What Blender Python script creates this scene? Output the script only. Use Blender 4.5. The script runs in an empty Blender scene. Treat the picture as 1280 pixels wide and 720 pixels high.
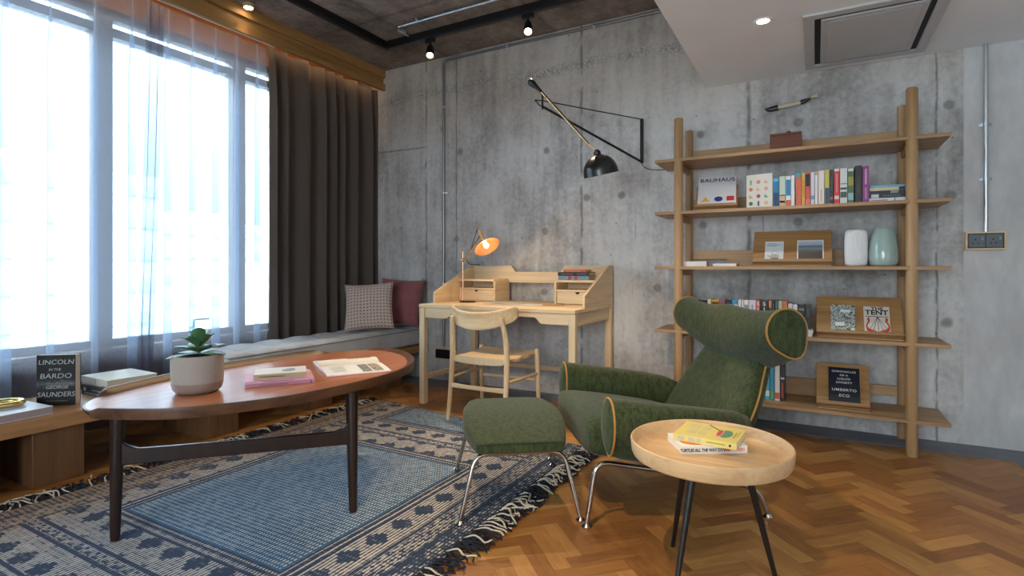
import bpy, bmesh, math, random
from mathutils import Vector, Matrix, Euler
R = math.radians
random.seed(7)
scene = bpy.context.scene
COL = scene.collection

# ------------------------------------------------------------------ camera, world, light, exposure
cam_d = bpy.data.cameras.new('camera')
cam = bpy.data.objects.new('camera', cam_d)
COL.objects.link(cam)
cam.location = (0, 0, 1.05)
cam.rotation_euler = (R(90), 0, R(29.126))
cam_d.sensor_width = 36.0
cam_d.lens = 682.0 / 1280.0 * 36.0
cam_d.shift_y = -25.0 / 1280.0
cam_d.clip_start = 0.02
cam_d.clip_end = 600
scene.camera = cam

vs = scene.view_settings
vs.view_transform = 'Standard'
vs.look = 'None'
vs.exposure = 0.1
vs.gamma = 1.0
vs.use_curve_mapping = False
cy = scene.cycles
cy.max_bounces = 9
cy.diffuse_bounces = 5
cy.glossy_bounces = 4
cy.transmission_bounces = 6
cy.transparent_max_bounces = 24
cy.sample_clamp_indirect = 6.0
cy.caustics_reflective = False
cy.caustics_refractive = False
try:
    cy.use_denoising = True
    cy.denoiser = 'OPENIMAGEDENOISE'
except Exception:
    pass

SKY_WEST, SKY_TOP, SKY_SOUTH = 1.5, 19.0, 11.0
world = bpy.data.worlds.new('world')
scene.world = world
world.use_nodes = True
wn = world.node_tree
bg = wn.nodes['Background']
# overcast sky: paler and dimmer at the horizon beyond the long window (west), brighter overhead and behind the viewer
geo = wn.nodes.new('ShaderNodeNewGeometry')
sxyz = wn.nodes.new('ShaderNodeSeparateXYZ')
wn.links.new(geo.outputs['Incoming'], sxyz.inputs[0])      # incoming = minus the view direction
def wmap(sock, a0, a1, b0, b1):
    m = wn.nodes.new('ShaderNodeMapRange')
    wn.links.new(sock, m.inputs[0])
    m.inputs[1].default_value, m.inputs[2].default_value, m.inputs[3].default_value, m.inputs[4].default_value = a0, a1, b0, b1
    return m.outputs[0]
up = wmap(sxyz.outputs[2], 0.0, -0.9, SKY_WEST, SKY_TOP)
back = wmap(sxyz.outputs[1], 0.2, 0.9, 0.0, SKY_SOUTH)
sm = wn.nodes.new('ShaderNodeMath')
sm.operation = 'ADD'
wn.links.new(up, sm.inputs[0])
wn.links.new(back, sm.inputs[1])
wn.links.new(sm.outputs[0], bg.inputs[1])
bg.inputs[0].default_value = (0.86, 0.94, 1.0, 1)


def area_light(name, loc, rot, sx, sy, power, color, portal=False):
    d = bpy.data.lights.new(name, 'AREA')
    d.shape = 'RECTANGLE'
    d.size, d.size_y = sx, sy
    d.energy = power
    d.color = color
    o = bpy.data.objects.new(name, d)
    o.location, o.rotation_euler = loc, rot
    COL.objects.link(o)
    if portal:
        d.cycles.is_portal = True
    return o


# the long window lets the sky in (portal only guides the sampling, it gives no light of its own)
area_light('window_portal', (-4.13, 0.3, 1.65), (0, R(-90), 0), 2.3, 5.9, 1, (1, 1, 1), True)
area_light('added_window_portal', (-0.45, -3.03, 1.45), (R(90), 0, 0), 2.4, 1.7, 1, (1, 1, 1), True)  # guides sampling through the window added behind the viewer

SPOT_WARM = (1.0, 0.72, 0.42)
WHITE_WARM = (1.0, 0.86, 0.70)


# ------------------------------------------------------------------ helpers
def lin(c):
    if isinstance(c, str):
        c = c.lstrip('#')
        c = [int(c[i:i + 2], 16) / 255 for i in (0, 2, 4)]
    return tuple(x / 12.92 if x <= 0.04045 else ((x + 0.055) / 1.055) ** 2.4 for x in c) + (1.0,)


class Nodes:
    """small helper to write shader node trees"""
    def __init__(self, name):
        m = bpy.data.materials.new(name)
        m.use_nodes = True
        self.m = m
        self.t = m.node_tree
        self.n = self.t.nodes
        self.b = self.n['Principled BSDF']
        self.out = self.n['Material Output']

    def new(self, kind, **kw):
        x = self.n.new(kind)
        for k, v in kw.items():
            setattr(x, k, v)
        return x

    def put(self, sock, v):
        if hasattr(v, 'is_output'):
            self.t.links.new(v, sock)
        elif v is not None:
            if isinstance(v, str):
                v = lin(v)
            sock.default_value = v

    def math(self, op, a, b=None, c=None, clamp=False):
        x = self.new('ShaderNodeMath', operation=op)
        x.use_clamp = clamp
        self.put(x.inputs[0], a)
        if b is not None:
            self.put(x.inputs[1], b)
        if c is not None:
            self.put(x.inputs[2], c)
        return x.outputs[0]

    def vmath(self, op, a, b=None):
        x = self.new('ShaderNodeVectorMath', operation=op)
        self.put(x.inputs[0], a)
        if b is not None:
            self.put(x.inputs[1], b)
        return x.outputs['Value'] if op in ('LENGTH', 'DISTANCE', 'DOT_PRODUCT') else x.outputs[0]

    def coord(self, which='Object'):
        return self.new('ShaderNodeTexCoord').outputs[which]

    def mapping(self, vec, scale=(1, 1, 1), loc=(0, 0, 0), rot=(0, 0, 0)):
        x = self.new('ShaderNodeMapping')
        self.put(x.inputs['Vector'], vec)
        x.inputs['Scale'].default_value = scale
        self.put(x.inputs['Location'], loc)
        x.inputs['Rotation'].default_value = rot
        return x.outputs[0]

    def noise(self, vec, scale, detail=4, rough=0.55, dist=0.0, out='Fac'):
        x = self.new('ShaderNodeTexNoise')
        self.put(x.inputs['Vector'], vec)
        x.inputs['Scale'].default_value = scale
        x.inputs['Detail'].default_value = detail
        x.inputs['Roughness'].default_value = rough
        x.inputs['Distortion'].default_value = dist
        return x.outputs[out]

    def voronoi(self, vec, scale, feature='F1', out='Distance'):
        x = self.new('ShaderNodeTexVoronoi', feature=feature)
        self.put(x.inputs['Vector'], vec)
        x.inputs['Scale'].default_value = scale
        return x.outputs[out]

    def ramp(self, fac, stops, interp='LINEAR'):
        x = self.new('ShaderNodeValToRGB')
        self.put(x.inputs[0], fac)
        cr = x.color_ramp
        cr.interpolation = interp
        while len(cr.elements) < len(stops):
            cr.elements.new(0.5)
        for e, (p, c) in zip(cr.elements, stops):
            e.position = p
            e.color = lin(c) if isinstance(c, str) else (c if len(c) == 4 else tuple(c) + (1,))
        return x.outputs[0]

    def step(self, v, a, b):
        """smooth 0..1 between a and b"""
        x = self.new('ShaderNodeMapRange')
        self.put(x.inputs[0], v)
        x.inputs[1].default_value = a
        x.inputs[2].default_value = b
        x.clamp = True
        return x.outputs[0]

    def mix(self, fac, a, b, mode='MIX'):
        x = self.new('ShaderNodeMix', data_type='RGBA', blend_type=mode)
        self.put(x.inputs[0], fac)
        self.put(x.inputs[6], a)
        self.put(x.inputs[7], b)
        return x.outputs[2]

    def sep(self, v):
        x = self.new('ShaderNodeSeparateXYZ')
        self.put(x.inputs[0], v)
        return x.outputs

    def comb(self, a, b, c):
        x = self.new('ShaderNodeCombineXYZ')
        for i, v in enumerate((a, b, c)):
            self.put(x.inputs[i], v)
        return x.outputs[0]

    def rand(self):
        return self.new('ShaderNodeObjectInfo').outputs['Random']

    def bump(self, height, strength=0.2, dist=0.01):
        x = self.new('ShaderNodeBump')
        x.inputs['Strength'].default_value = strength
        x.inputs['Distance'].default_value = dist
        self.put(x.inputs['Height'], height)
        self.t.links.new(x.outputs[0], self.b.inputs['Normal'])

    def base(self, col=None, rough=0.5, metal=0.0, spec=0.5, sheen=0.0):
        if col is not None:
            self.put(self.b.inputs['Base Color'], col)
        self.put(self.b.inputs['Roughness'], rough)
        self.b.inputs['Metallic'].default_value = metal
        self.b.inputs['Specular IOR Level'].default_value = spec
        self.b.inputs['Sheen Weight'].default_value = sheen
        return self.m


_plain = {}


def plain(col, rough=0.55, metal=0.0, spec=0.5):
    """a plain coloured material with a little procedural unevenness"""
    key = (str(col), rough, metal, spec)
    if key not in _plain:
        k = Nodes('plain_' + str(len(_plain)))
        f = k.noise(k.coord(), 14, 3)
        base = lin(col) if isinstance(col, str) else col
        dark = tuple(c * 0.88 for c in base[:3]) + (1,)
        k.base(k.mix(f, dark, base), rough, metal, spec)
        _plain[key] = k.m
    return _plain[key]


def wood(name, dark, mid, light, axis=0, rough=0.45, scale=1.0, spec=0.35, ring=1.0):
    k = Nodes(name)
    sc = [9.0 * scale] * 3
    sc[axis] = 0.75 * scale
    off = k.math('MULTIPLY', k.rand(), 37.0)
    v = k.mapping(k.coord(), sc, k.comb(off, off, off))
    g = k.noise(v, 1.6 * ring, 5, 0.6, 0.9)
    fine = k.noise(k.mapping(k.coord(), [s * 9 if i != axis else s * 2 for i, s in enumerate(sc)]), 1.5, 2)
    f = k.math('ADD', k.math('MULTIPLY', g, 0.75), k.math('MULTIPLY', fine, 0.25))
    c = k.ramp(f, [(0.30, dark), (0.5, mid), (0.70, light)])
    k.bump(f, 0.06, 0.004)
    return k.base(c, rough, 0, spec)


def fabric(name, dark, light, scale=220, sheen=0.3, rough=0.9, streak=None):
    k = Nodes(name)
    co = k.coord()
    n1 = k.noise(co, scale, 2)
    n2 = k.noise(k.mapping(co, streak or (1, 1, 1)), 6, 4)
    f = k.math('ADD', k.math('MULTIPLY', n1, 0.45), k.math('MULTIPLY', n2, 0.55))
    k.bump(n1, 0.25, 0.002)
    return k.base(k.ramp(f, [(0.32, dark), (0.66, light)]), rough, 0, 0.15, sheen)


def metal(name, col, rough=0.2):
    k = Nodes(name)
    n = k.noise(k.coord(), 60, 2)
    return k.base(col, k.math('ADD', k.math('MULTIPLY', n, 0.08), rough), 1.0)


class MB:
    """collects shapes and links them as one mesh object"""
    def __init__(self):
        self.v, self.f, self.mi = [], [], []

    def add(self, vs, fs, mi=0, M=None):
        o = len(self.v)
        for p in vs:
            p = Vector(p)
            self.v.append(M @ p if M is not None else p)
        for f in fs:
            self.f.append([o + i for i in f])
            self.mi.append(mi)
        return self

    def box(self, x0, x1, y0, y1, z0, z1, M=None, mi=0):
        vs = [(x, y, z) for x in (x0, x1) for y in (y0, y1) for z in (z0, z1)]
        fs = [(0, 1, 3, 2), (4, 6, 7, 5), (0, 4, 5, 1), (2, 3, 7, 6), (0, 2, 6, 4), (1, 5, 7, 3)]
        return self.add(vs, fs, mi, M)

    def loft(self, rings, cap=True, closed=True, M=None, loop=False):
        n = len(rings[0])
        vs = [p for r in rings for p in r]
        fs = []
        rr = len(rings)
        for i in range(rr if loop else rr - 1):
            a, b = i * n, ((i + 1) % rr) * n
            for j in range(n if closed else n - 1):
                k = (j + 1) % n
                fs.append((a + j, a + k, b + k, b + j))
        if cap and not loop:
            fs.append(tuple(range(n - 1, -1, -1)))
            fs.append(tuple(range((rr - 1) * n, rr * n)))
        return self.add(vs, fs, 0, M)

    def tube(self, pts, r, n=10, cap=True, loop=False):
        pts = [Vector(p) for p in pts]
        m = len(pts)
        rs = r if isinstance(r, (list, tuple)) else [r] * m
        rings = []
        up = None
        for i, p in enumerate(pts):
            if loop:
                t = pts[(i + 1) % m] - pts[i - 1]
            else:
                t = pts[min(i + 1, m - 1)] - pts[max(i - 1, 0)]
            t.normalize()
            if up is None:
                up = Vector((0, 0, 1)) if abs(t.z) < 0.9 else Vector((1, 0, 0))
            s = t.cross(up)
            if s.length < 1e-5:
                s = t.cross(Vector((0, 1, 0)))
            s.normalize()
            up = s.cross(t).normalized()
            rings.append([p + (s * math.cos(2 * math.pi * j / n) + up * math.sin(2 * math.pi * j / n)) * rs[i] for j in range(n)])
        return self.loft(rings, cap, True, None, loop)

    def lathe(self, prof, n=32, M=None, cap=True):
        """profile of (radius, z)"""
        rings = [[(r * math.cos(2 * math.pi * j / n), r * math.sin(2 * math.pi * j / n), z) for j in range(n)] for r, z in prof]
        return self.loft(rings, cap, True, M)

    def prism(self, poly, h0, h1, axis='z', M=None):
        """2-D polygon extruded along an axis: z -> (x,y), y -> (x,z), x -> (y,z)"""
        def P(a, b, h):
            return (a, b, h) if axis == 'z' else ((a, h, b) if axis == 'y' else (h, a, b))
        n = len(poly)
        vs = [P(a, b, h0) for a, b in poly] + [P(a, b, h1) for a, b in poly]
        fs = [tuple(range(n - 1, -1, -1)), tuple(range(n, 2 * n))]
        fs += [(i, (i + 1) % n, n + (i + 1) % n, n + i) for i in range(n)]
        return self.add(vs, fs, 0, M)

    def grid(self, fn, nu, nv, closed_u=False):
        vs = [fn(i / (nu if closed_u else nu - 1), j / (nv - 1)) for j in range(nv) for i in range(nu)]
        fs = []
        for j in range(nv - 1):
            for i in range(nu if closed_u else nu - 1):
                k = (i + 1) % nu
                fs.append((j * nu + i, j * nu + k, (j + 1) * nu + k, (j + 1) * nu + i))
        return self.add(vs, fs)

    def build(self, name, mat, parent=None, smooth=False, bevel=0.0, sub=0, solid=0.0, segs=2, loc=None, rot=None, angle=35):
        me = bpy.data.meshes.new(name)
        me.from_pydata([tuple(p) for p in self.v], [], self.f)
        bm = bmesh.new()
        bm.from_mesh(me)
        bmesh.ops.recalc_face_normals(bm, faces=bm.faces)
        bm.to_mesh(me)
        bm.free()
        mats = mat if isinstance(mat, (list, tuple)) else [mat]
        for m in mats:
            me.materials.append(m)
        if len(mats) > 1:
            for p, i in zip(me.polygons, self.mi):
                p.material_index = i
        o = bpy.data.objects.new(name, me)
        COL.objects.link(o)
        if parent is not None:
            o.parent = parent
        if loc is not None:
            o.location = loc
        if rot is not None:
            o.rotation_euler = rot
        if solid:
            md = o.modifiers.new('solid', 'SOLIDIFY')
            md.thickness = solid
            md.offset = 0
        if sub:
            md = o.modifiers.new('sub', 'SUBSURF')
            md.levels = md.render_levels = sub
        if bevel:
            md = o.modifiers.new('bevel', 'BEVEL')
            md.width = bevel
            md.segments = segs
            md.limit_method = 'ANGLE'
            md.angle_limit = R(40)
        if smooth or sub or bevel:
            for p in me.polygons:
                p.use_smooth = True
            if not sub:
                try:
                    me.set_sharp_from_angle(angle=R(angle))
                except Exception:
                    pass
        return o


def thing(name, label, cat, loc=(0, 0, 0), rz=0.0, group=None, rot=None):
    o = bpy.data.objects.new(name, None)
    COL.objects.link(o)
    o.location = loc
    o.rotation_euler = rot if rot is not None else (0, 0, rz)
    o.empty_display_size = 0.05
    o['label'], o['category'] = label, cat
    if group:
        o['group'] = group
    return o


def tag(o, label, cat, group=None):
    o['label'], o['category'] = label, cat
    if group:
        o['group'] = group
    return o


def struct(o):
    o['kind'] = 'structure'
    return o


def copy_thing(o, parent=None):
    c = o.copy()
    COL.objects.link(c)
    if parent is not None:
        c.parent = parent
    for ch in list(o.children):
        copy_thing(ch, c)
    return c


def text(s, size, mat, parent, loc, rot, name='lettering', align='CENTER', depth=0.0004, sx=1.0, spacing=1.0, shear=0.0, bold=0.0):
    cu = bpy.data.curves.new('text_curve', 'FONT')
    cu.body = s
    cu.size = size
    cu.align_x = align
    cu.align_y = 'CENTER'
    cu.extrude = depth
    cu.space_character = spacing
    cu.shear = shear
    cu.offset = bold
    cu.resolution_u = 3
    t = bpy.data.objects.new('text_tmp', cu)
    COL.objects.link(t)
    dg = bpy.context.evaluated_depsgraph_get()
    me = bpy.data.meshes.new_from_object(t.evaluated_get(dg))
    bpy.data.objects.remove(t)
    bpy.data.curves.remove(cu)
    me.name = name
    me.materials.clear()
    me.materials.append(mat)
    o = bpy.data.objects.new(name, me)
    COL.objects.link(o)
    o.parent = parent
    o.location = loc
    o.rotation_euler = rot
    o.scale = (sx, 1, 1)
    return o


def circle(cx, cy, r, n=24, ry=None):
    ry = r if ry is None else ry
    return [(cx + r * math.cos(2 * math.pi * i / n), cy + ry * math.sin(2 * math.pi * i / n)) for i in range(n)]


def smooth_path(pts, per=6, loop=False):
    """Catmull-Rom through points"""
    pts = [Vector(p) for p in pts]
    n = len(pts)
    out = []
    for i in range(n if loop else n - 1):
        p0 = pts[(i - 1) % n] if loop or i > 0 else pts[0]
        p1, p2 = pts[i], pts[(i + 1) % n]
        p3 = pts[(i + 2) % n] if loop or i + 2 < n else pts[-1]
        for k in range(per):
            t = k / per
            out.append(0.5 * ((2 * p1) + (p2 - p0) * t + (2 * p0 - 5 * p1 + 4 * p2 - p3) * t * t + (3 * p1 - p0 - 3 * p2 + p3) * t ** 3))
    if not loop:
        out.append(pts[-1])
    return out


def fillet(pts, r, n=5):
    """round the inner corners of a polyline"""
    pts = [Vector(p) for p in pts]
    out = [pts[0]]
    for i in range(1, len(pts) - 1):
        a, b, c = pts[i - 1], pts[i], pts[i + 1]
        d1, d2 = (a - b), (c - b)
        k = min(r, d1.length * 0.45, d2.length * 0.45)
        p, q = b + d1.normalized() * k, b + d2.normalized() * k
        for j in range(n + 1):
            t = j / n
            out.append((1 - t) ** 2 * p + 2 * t * (1 - t) * b + t * t * q)
    out.append(pts[-1])
    return out


# ------------------------------------------------------------------ materials
OAK = [wood('oak_x', '#8c6a4a', '#ab8760', '#bf9c74', 0), wood('oak_y', '#8c6a4a', '#ab8760', '#bf9c74', 1), wood('oak_z', '#906d4b', '#b08c64', '#c4a178', 2)]
ASH = [wood('ash_x', '#cfae86', '#e2c8a2', '#ecd8b8', 0), wood('ash_y', '#ccaa80', '#e0c59d', '#ebd5b3', 1), wood('ash_z', '#ccaa80', '#e0c59d', '#ebd5b3', 2)]
CHAIRW = [wood('chair_oak_x', '#bd9b72', '#d6ba92', '#e3cca8', 0), wood('chair_oak_y', '#bd9b72', '#d6ba92', '#e3cca8', 1), wood('chair_oak_z', '#bd9b72', '#d6ba92', '#e3cca8', 2)]
TEAK = wood('teak_top', '#8e5134', '#a86845', '#b87a56', 1, rough=0.30, spec=0.8)
TEAK_EDGE = wood('teak_edge', '#3a2419', '#543623', '#684630', 1, rough=0.4)
WALNUT = wood('dark_walnut', '#180d09', '#26150f', '#341f15', 2, rough=0.32, spec=0.5)
BENCHW = [wood('bench_wood_y', '#8a5f3c', '#a87a50', '#ba8c60', 1, rough=0.4), wood('bench_wood_shaded', '#553a26', '#6a4a30', '#7c583a', 2, rough=0.45)]  # leg wood is darker: shade under the bench put into its colour
TRAYW = wood('tray_ash', '#b3906a', '#c6a57c', '#d3b58e', 0, rough=0.4)
BOXW = wood('box_mahogany', '#4a2416', '#6b3722', '#7d452c', 0)
PELMET = wood('pelmet_oak', '#86623a', '#a07848', '#b08855', 1, rough=0.6)
CHROME = metal('chrome', (0.52, 0.50, 0.48, 1), 0.12)
STEEL = metal('galvanised_steel', (0.62, 0.65, 0.68, 1), 0.28)
BRASS = metal('brass', (0.72, 0.50, 0.27, 1), 0.22)
COPPER = metal('copper', (0.78, 0.42, 0.26, 1), 0.22)
GOLD = metal('gold', (0.83, 0.62, 0.22, 1), 0.2)
BLACK = plain('#121214', 0.38)
BLACKM = plain('#0d0d0f', 0.6)
PAPER = plain('#e6e1d6', 0.8)
WHITE = plain('#e9e9e8', 0.6)
VELVET = fabric('green_velvet', '#20281a', '#454f31', 120, sheen=0.12, rough=0.85, streak=(9, 9, 3))
PIPING = plain('#a97a35', 0.6)
LINEN = fabric('grey_linen', '#9a9b9d', '#c2c3c3', 260, sheen=0.2)
CURTAIN = fabric('dark_curtain', '#48413d', '#655c56', 240, sheen=0.15, streak=(1, 1, 0.1))
REDF = fabric('rose_wool', '#7d464a', '#a0686c', 160)
BLACKF = plain('#17171a', 0.35)


def glow(name, col, strength):
    k = Nodes(name)
    k.base('#ffffff', 0.4)
    k.put(k.b.inputs['Emission Color'], col)
    k.b.inputs['Emission Strength'].default_value = strength
    return k.m


LAMP_GLOW = glow('lamp_glow', (1.0, 0.80, 0.5, 1), 30)
DOWN_GLOW = glow('downlight_glow', (1.0, 0.93, 0.82, 1), 12)

# board-marked concrete of the back wall: cloudy grey, cast joints, tie holes, rough pour line, plastered bay on the right
k = Nodes('wall_concrete')
co = k.coord()
X, Y, Z = k.sep(co)
n1 = k.noise(co, 1.3, 6, 0.62)
n2 = k.noise(k.mapping(co, (5.0, 1, 0.7)), 2.2, 5, 0.6)
n3 = k.noise(co, 28, 4, 0.7)
f = k.math('ADD', k.math('ADD', k.math('MULTIPLY', n1, 0.55), k.math('MULTIPLY', n2, 0.25)), k.math('MULTIPLY', n3, 0.20))
c = k.ramp(f, [(0.30, '#5f5d5b'), (0.43, '#a3a19f'), (0.54, '#cbcac9'), (0.70, '#e3e2df')])
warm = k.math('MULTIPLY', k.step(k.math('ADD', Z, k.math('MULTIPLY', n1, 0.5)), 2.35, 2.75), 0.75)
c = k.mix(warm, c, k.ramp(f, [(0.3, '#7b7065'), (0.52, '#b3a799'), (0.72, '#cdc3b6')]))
# rough pour line
wob = k.math('MULTIPLY', k.math('SUBTRACT', k.noise(k.mapping(co, (1, 1, 0.01)), 1.6, 4), 0.5), 0.16)
zl = k.math('ABSOLUTE', k.math('SUBTRACT', k.math('SUBTRACT', Z, wob), 2.70))
band = k.math('SUBTRACT', 1.0, k.step(zl, 0.01, 0.06))
spk = k.step(k.noise(co, 75, 3, 0.7), 0.48, 0.56)
c = k.mix(k.math('MULTIPLY', band, k.math('MULTIPLY', k.step(k.noise(co, 3, 3), 0.35, 0.6), 0.6)), c, k.mix(spk, '#6a645d', '#c9c6c0'))
# joints
for jx, wd in ((-3.25, 0.008), (-1.665, 0.010), (-0.412, 0.013), (0.64, 0.006), (-2.90, 0.006)):
    wj = k.math('MULTIPLY', k.math('SUBTRACT', k.noise(k.mapping(co, (0.01, 1, 1)), 5.0, 4), 0.5), 0.03)
    dj = k.math('ABSOLUTE', k.math('SUBTRACT', k.math('ADD', X, wj), jx))
    on = k.math('MULTIPLY', k.math('SUBTRACT', 1.0, k.step(dj, wd * 0.3, wd * 1.6)), k.step(k.noise(co, 6, 3), 0.36, 0.52))
    c = k.mix(k.math('MULTIPLY', on, 0.6), c, '#3f3b38')
dz = k.math('ABSOLUTE', k.math('SUBTRACT', k.math('ADD', Z, k.math('MULTIPLY', X, 0.01)), 2.17))
on = k.math('MULTIPLY', k.math('SUBTRACT', 1.0, k.step(dz, 0.003, 0.012)), k.step(k.noise(co, 2.3, 4), 0.50, 0.60))
c = k.mix(k.math('MULTIPLY', on, 0.5), c, '#4a423c')
# tie holes
flat = k.comb(X, 0.0, Z)
ring = None
for hx, hz in ((-2.86, 2.117), (-1.981, 2.039), (-0.735, 2.025), (-0.104, 2.031), (0.699, 2.033), (0.706, 1.488), (-2.90, 1.32), (-1.99, 1.36),
               (-1.62, 1.62), (-1.33, 1.62), (0.69, 0.72), (-0.105, 1.36), (-0.72, 1.36), (-2.0, 0.85), (-1.05, 0.9), (-3.28, 0.92), (-3.05, 2.35), (-0.06, 0.75)):
    d = k.vmath('DISTANCE', flat, (hx, 0, hz))
    ring = d if ring is None else k.math('MINIMUM', ring, d)
ringd = k.math('ADD', ring, k.math('MULTIPLY', k.math('SUBTRACT', n3, 0.5), 0.012))
blot = k.math('SUBTRACT', 1.0, k.step(ringd, 0.020, 0.038))
core = k.math('SUBTRACT', 1.0, k.step(ringd, 0.012, 0.016))
c = k.mix(k.math('MULTIPLY', blot, 0.55), c, '#555352')
c = k.mix(k.math('MULTIPLY', core, 0.75), c, '#92928f')
# pits and scratches
pit = k.math('SUBTRACT', 1.0, k.step(k.voronoi(co, 9), 0.03, 0.07))
c = k.mix(k.math('MULTIPLY', pit, 0.75), c, '#3b3a3a')
scr = k.math('MULTIPLY', k.step(k.noise(k.mapping(co, (26, 1, 2.2)), 1.5, 4, 0.7), 0.60, 0.72), k.step(n1, 0.45, 0.6))
c = k.mix(k.math('MULTIPLY', scr, 0.45), c, '#5a5552')
# plastered bay
pl = k.ramp(k.noise(k.mapping(co, (2.4, 1, 1)), 2.4, 6, 0.65), [(0.35, '#bcbcbc'), (0.6, '#d0d0d0'), (0.75, '#e0e0df')])
c = k.mix(k.step(X, 0.765, 0.772), c, pl)
k.bump(k.math('ADD', f, k.math('MULTIPLY', k.math('ADD', pit, core), -0.4)), 0.25, 0.01)
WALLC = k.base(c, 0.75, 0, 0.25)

k = Nodes('ceiling_concrete')
co = k.coord()
X, Y, Z = k.sep(co)
n1 = k.noise(co, 2.3, 7, 0.7, 0.6)
n2 = k.noise(k.mapping(co, (1.6, 0.6, 1)), 2.5, 6, 0.65)
n3 = k.noise(co, 24, 4, 0.7)
f = k.math('ADD', k.math('ADD', k.math('MULTIPLY', n1, 0.45), k.math('MULTIPLY', n2, 0.35)), k.math('MULTIPLY', n3, 0.2))
c = k.ramp(f, [(0.34, '#4a423c'), (0.46, '#7c7168'), (0.57, '#9c9086'), (0.68, '#d0c6bb')])
for jy, ax in ((3.25, 1), (2.6, 1), (1.9, 1), (-3.0, 0), (-1.9, 0), (-0.9, 0)):
    dj = k.math('ABSOLUTE', k.math('SUBTRACT', Y if ax else X, jy))
    c = k.mix(k.math('MULTIPLY', k.math('SUBTRACT', 1.0, k.step(dj, 0.006, 0.03)), 0.3), c, '#2d2824')
k.bump(f, 0.3, 0.01)
CEILC = k.base(c, 0.85, 0, 0.2)

k = Nodes('white_plaster')
SOFFIT = k.base(k.ramp(k.noise(k.coord(), 2.5, 5), [(0.3, '#ececec'), (0.7, '#f2f2f2')]), 0.7, 0, 0.25)
k = Nodes('grey_floor_border')
BORDER = k.base(k.ramp(k.noise(k.coord(), 5, 5), [(0.3, '#6f757d'), (0.7, '#868c94')]), 0.6, 0, 0.3)
k = Nodes('taupe_wall')
TAUPE = k.base(k.ramp(k.noise(k.coord(), 4, 4), [(0.3, '#6a5654'), (0.7, '#7b6664')]), 0.7, 0, 0.25)
LINTEL = wood('lintel_wood', '#8c5a34', '#a97045', '#b98052', 1)

# herringbone oak floor: one random value and one uv per plank
k = Nodes('herringbone_oak')
uv = k.new('ShaderNodeUVMap', uv_map='plank').outputs[0]
at = k.new('ShaderNodeAttribute', attribute_name='tone', attribute_type='GEOMETRY').outputs['Fac']
gv = k.vmath('ADD', k.mapping(uv, (3.0, 20, 1)), k.comb(k.math('MULTIPLY', at, 91.0), k.math('MULTIPLY', at, 53.0), 0.0))
g = k.noise(gv, 1.5, 5, 0.62, 1.2)
fineg = k.noise(k.mapping(gv, (1, 6, 1)), 2.0, 3)
t = k.math('ADD', k.math('ADD', k.math('MULTIPLY', at, 0.34), k.math('MULTIPLY', g, 0.48)), k.math('MULTIPLY', fineg, 0.18))
c = k.ramp(t, [(0.20, '#684222'), (0.38, '#8b5c30'), (0.55, '#a1713d'), (0.70, '#b4864c'), (0.86, '#d0aa70')])
u2, v2, _ = k.sep(uv)
k.bump(g, 0.08, 0.003)
FLOORM = k.base(c, k.math('ADD', k.math('MULTIPLY', g, 0.18), 0.34), 0, 0.4)
GAP = plain('#3a2616', 0.8)

# sheer voile: partly clear, partly scattering cloth
k = Nodes('sheer_voile')
co = k.coord()
wv = k.noise(co, 420, 2)
mx = k.new('ShaderNodeMixShader')
tr = k.new('ShaderNodeBsdfTransparent')
tr.inputs[0].default_value = (0.80, 0.91, 0.99, 1)
tl = k.new('ShaderNodeBsdfTranslucent')
tl.inputs[0].default_value = (0.60, 0.68, 0.84, 1)
df = k.new('ShaderNodeBsdfDiffuse')
df.inputs[0].default_value = (0.66, 0.66, 0.70, 1)
m2 = k.new('ShaderNodeMixShader')
m2.inputs[0].default_value = 0.3
k.t.links.new(tl.outputs[0], m2.inputs[1])
k.t.links.new(df.outputs[0], m2.inputs[2])
lw = k.new('ShaderNodeLayerWeight')
lw.inputs[0].default_value = 0.5
graze = k.math('POWER', lw.outputs['Facing'], 1.6)                 # threads close up when the cloth turns edge-on
k.put(mx.inputs[0], k.math('ADD', k.math('ADD', k.math('MULTIPLY', wv, 0.2), 0.20), k.math('MULTIPLY', graze, 0.75), clamp=True))
k.t.links.new(tr.outputs[0], mx.inputs[1])
k.t.links.new(m2.outputs[0], mx.inputs[2])
k.t.links.new(mx.outputs[0], k.out.inputs[0])
SHEER = k.m

k = Nodes('sheer_gathered')
mx = k.new('ShaderNodeMixShader')
tr = k.new('ShaderNodeBsdfTransparent')
tr.inputs[0].default_value = (0.80, 0.88, 0.98, 1)
df = k.new('ShaderNodeBsdfDiffuse')
df.inputs[0].default_value = (0.24, 0.25, 0.33, 1)
k.put(mx.inputs[0], k.math('ADD', k.math('MULTIPLY', k.noise(k.coord(), 160, 3, 0.7), 0.4), 0.42))
k.t.links.new(tr.outputs[0], mx.inputs[1])
k.t.links.new(df.outputs[0], mx.inputs[2])
k.t.links.new(mx.outputs[0], k.out.inputs[0])
GATHER = k.m

k = Nodes('window_glass')
mx = k.new('ShaderNodeMixShader')
tr = k.new('ShaderNodeBsdfTransparent')
tr.inputs[0].default_value = (0.96, 0.98, 0.98, 1)
gl = k.new('ShaderNodeBsdfGlossy')
gl.inputs['Roughness'].default_value = 0.02
fr = k.new('ShaderNodeFresnel')
fr.inputs[0].default_value = 1.45
k.t.links.new(fr.outputs[0], mx.inputs[0])
k.t.links.new(tr.outputs[0], mx.inputs[1])
k.t.links.new(gl.outputs[0], mx.inputs[2])
k.t.links.new(mx.outputs[0], k.out.inputs[0])
GLASS = k.m
FRAME = plain('#8d949b', 0.4)

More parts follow.
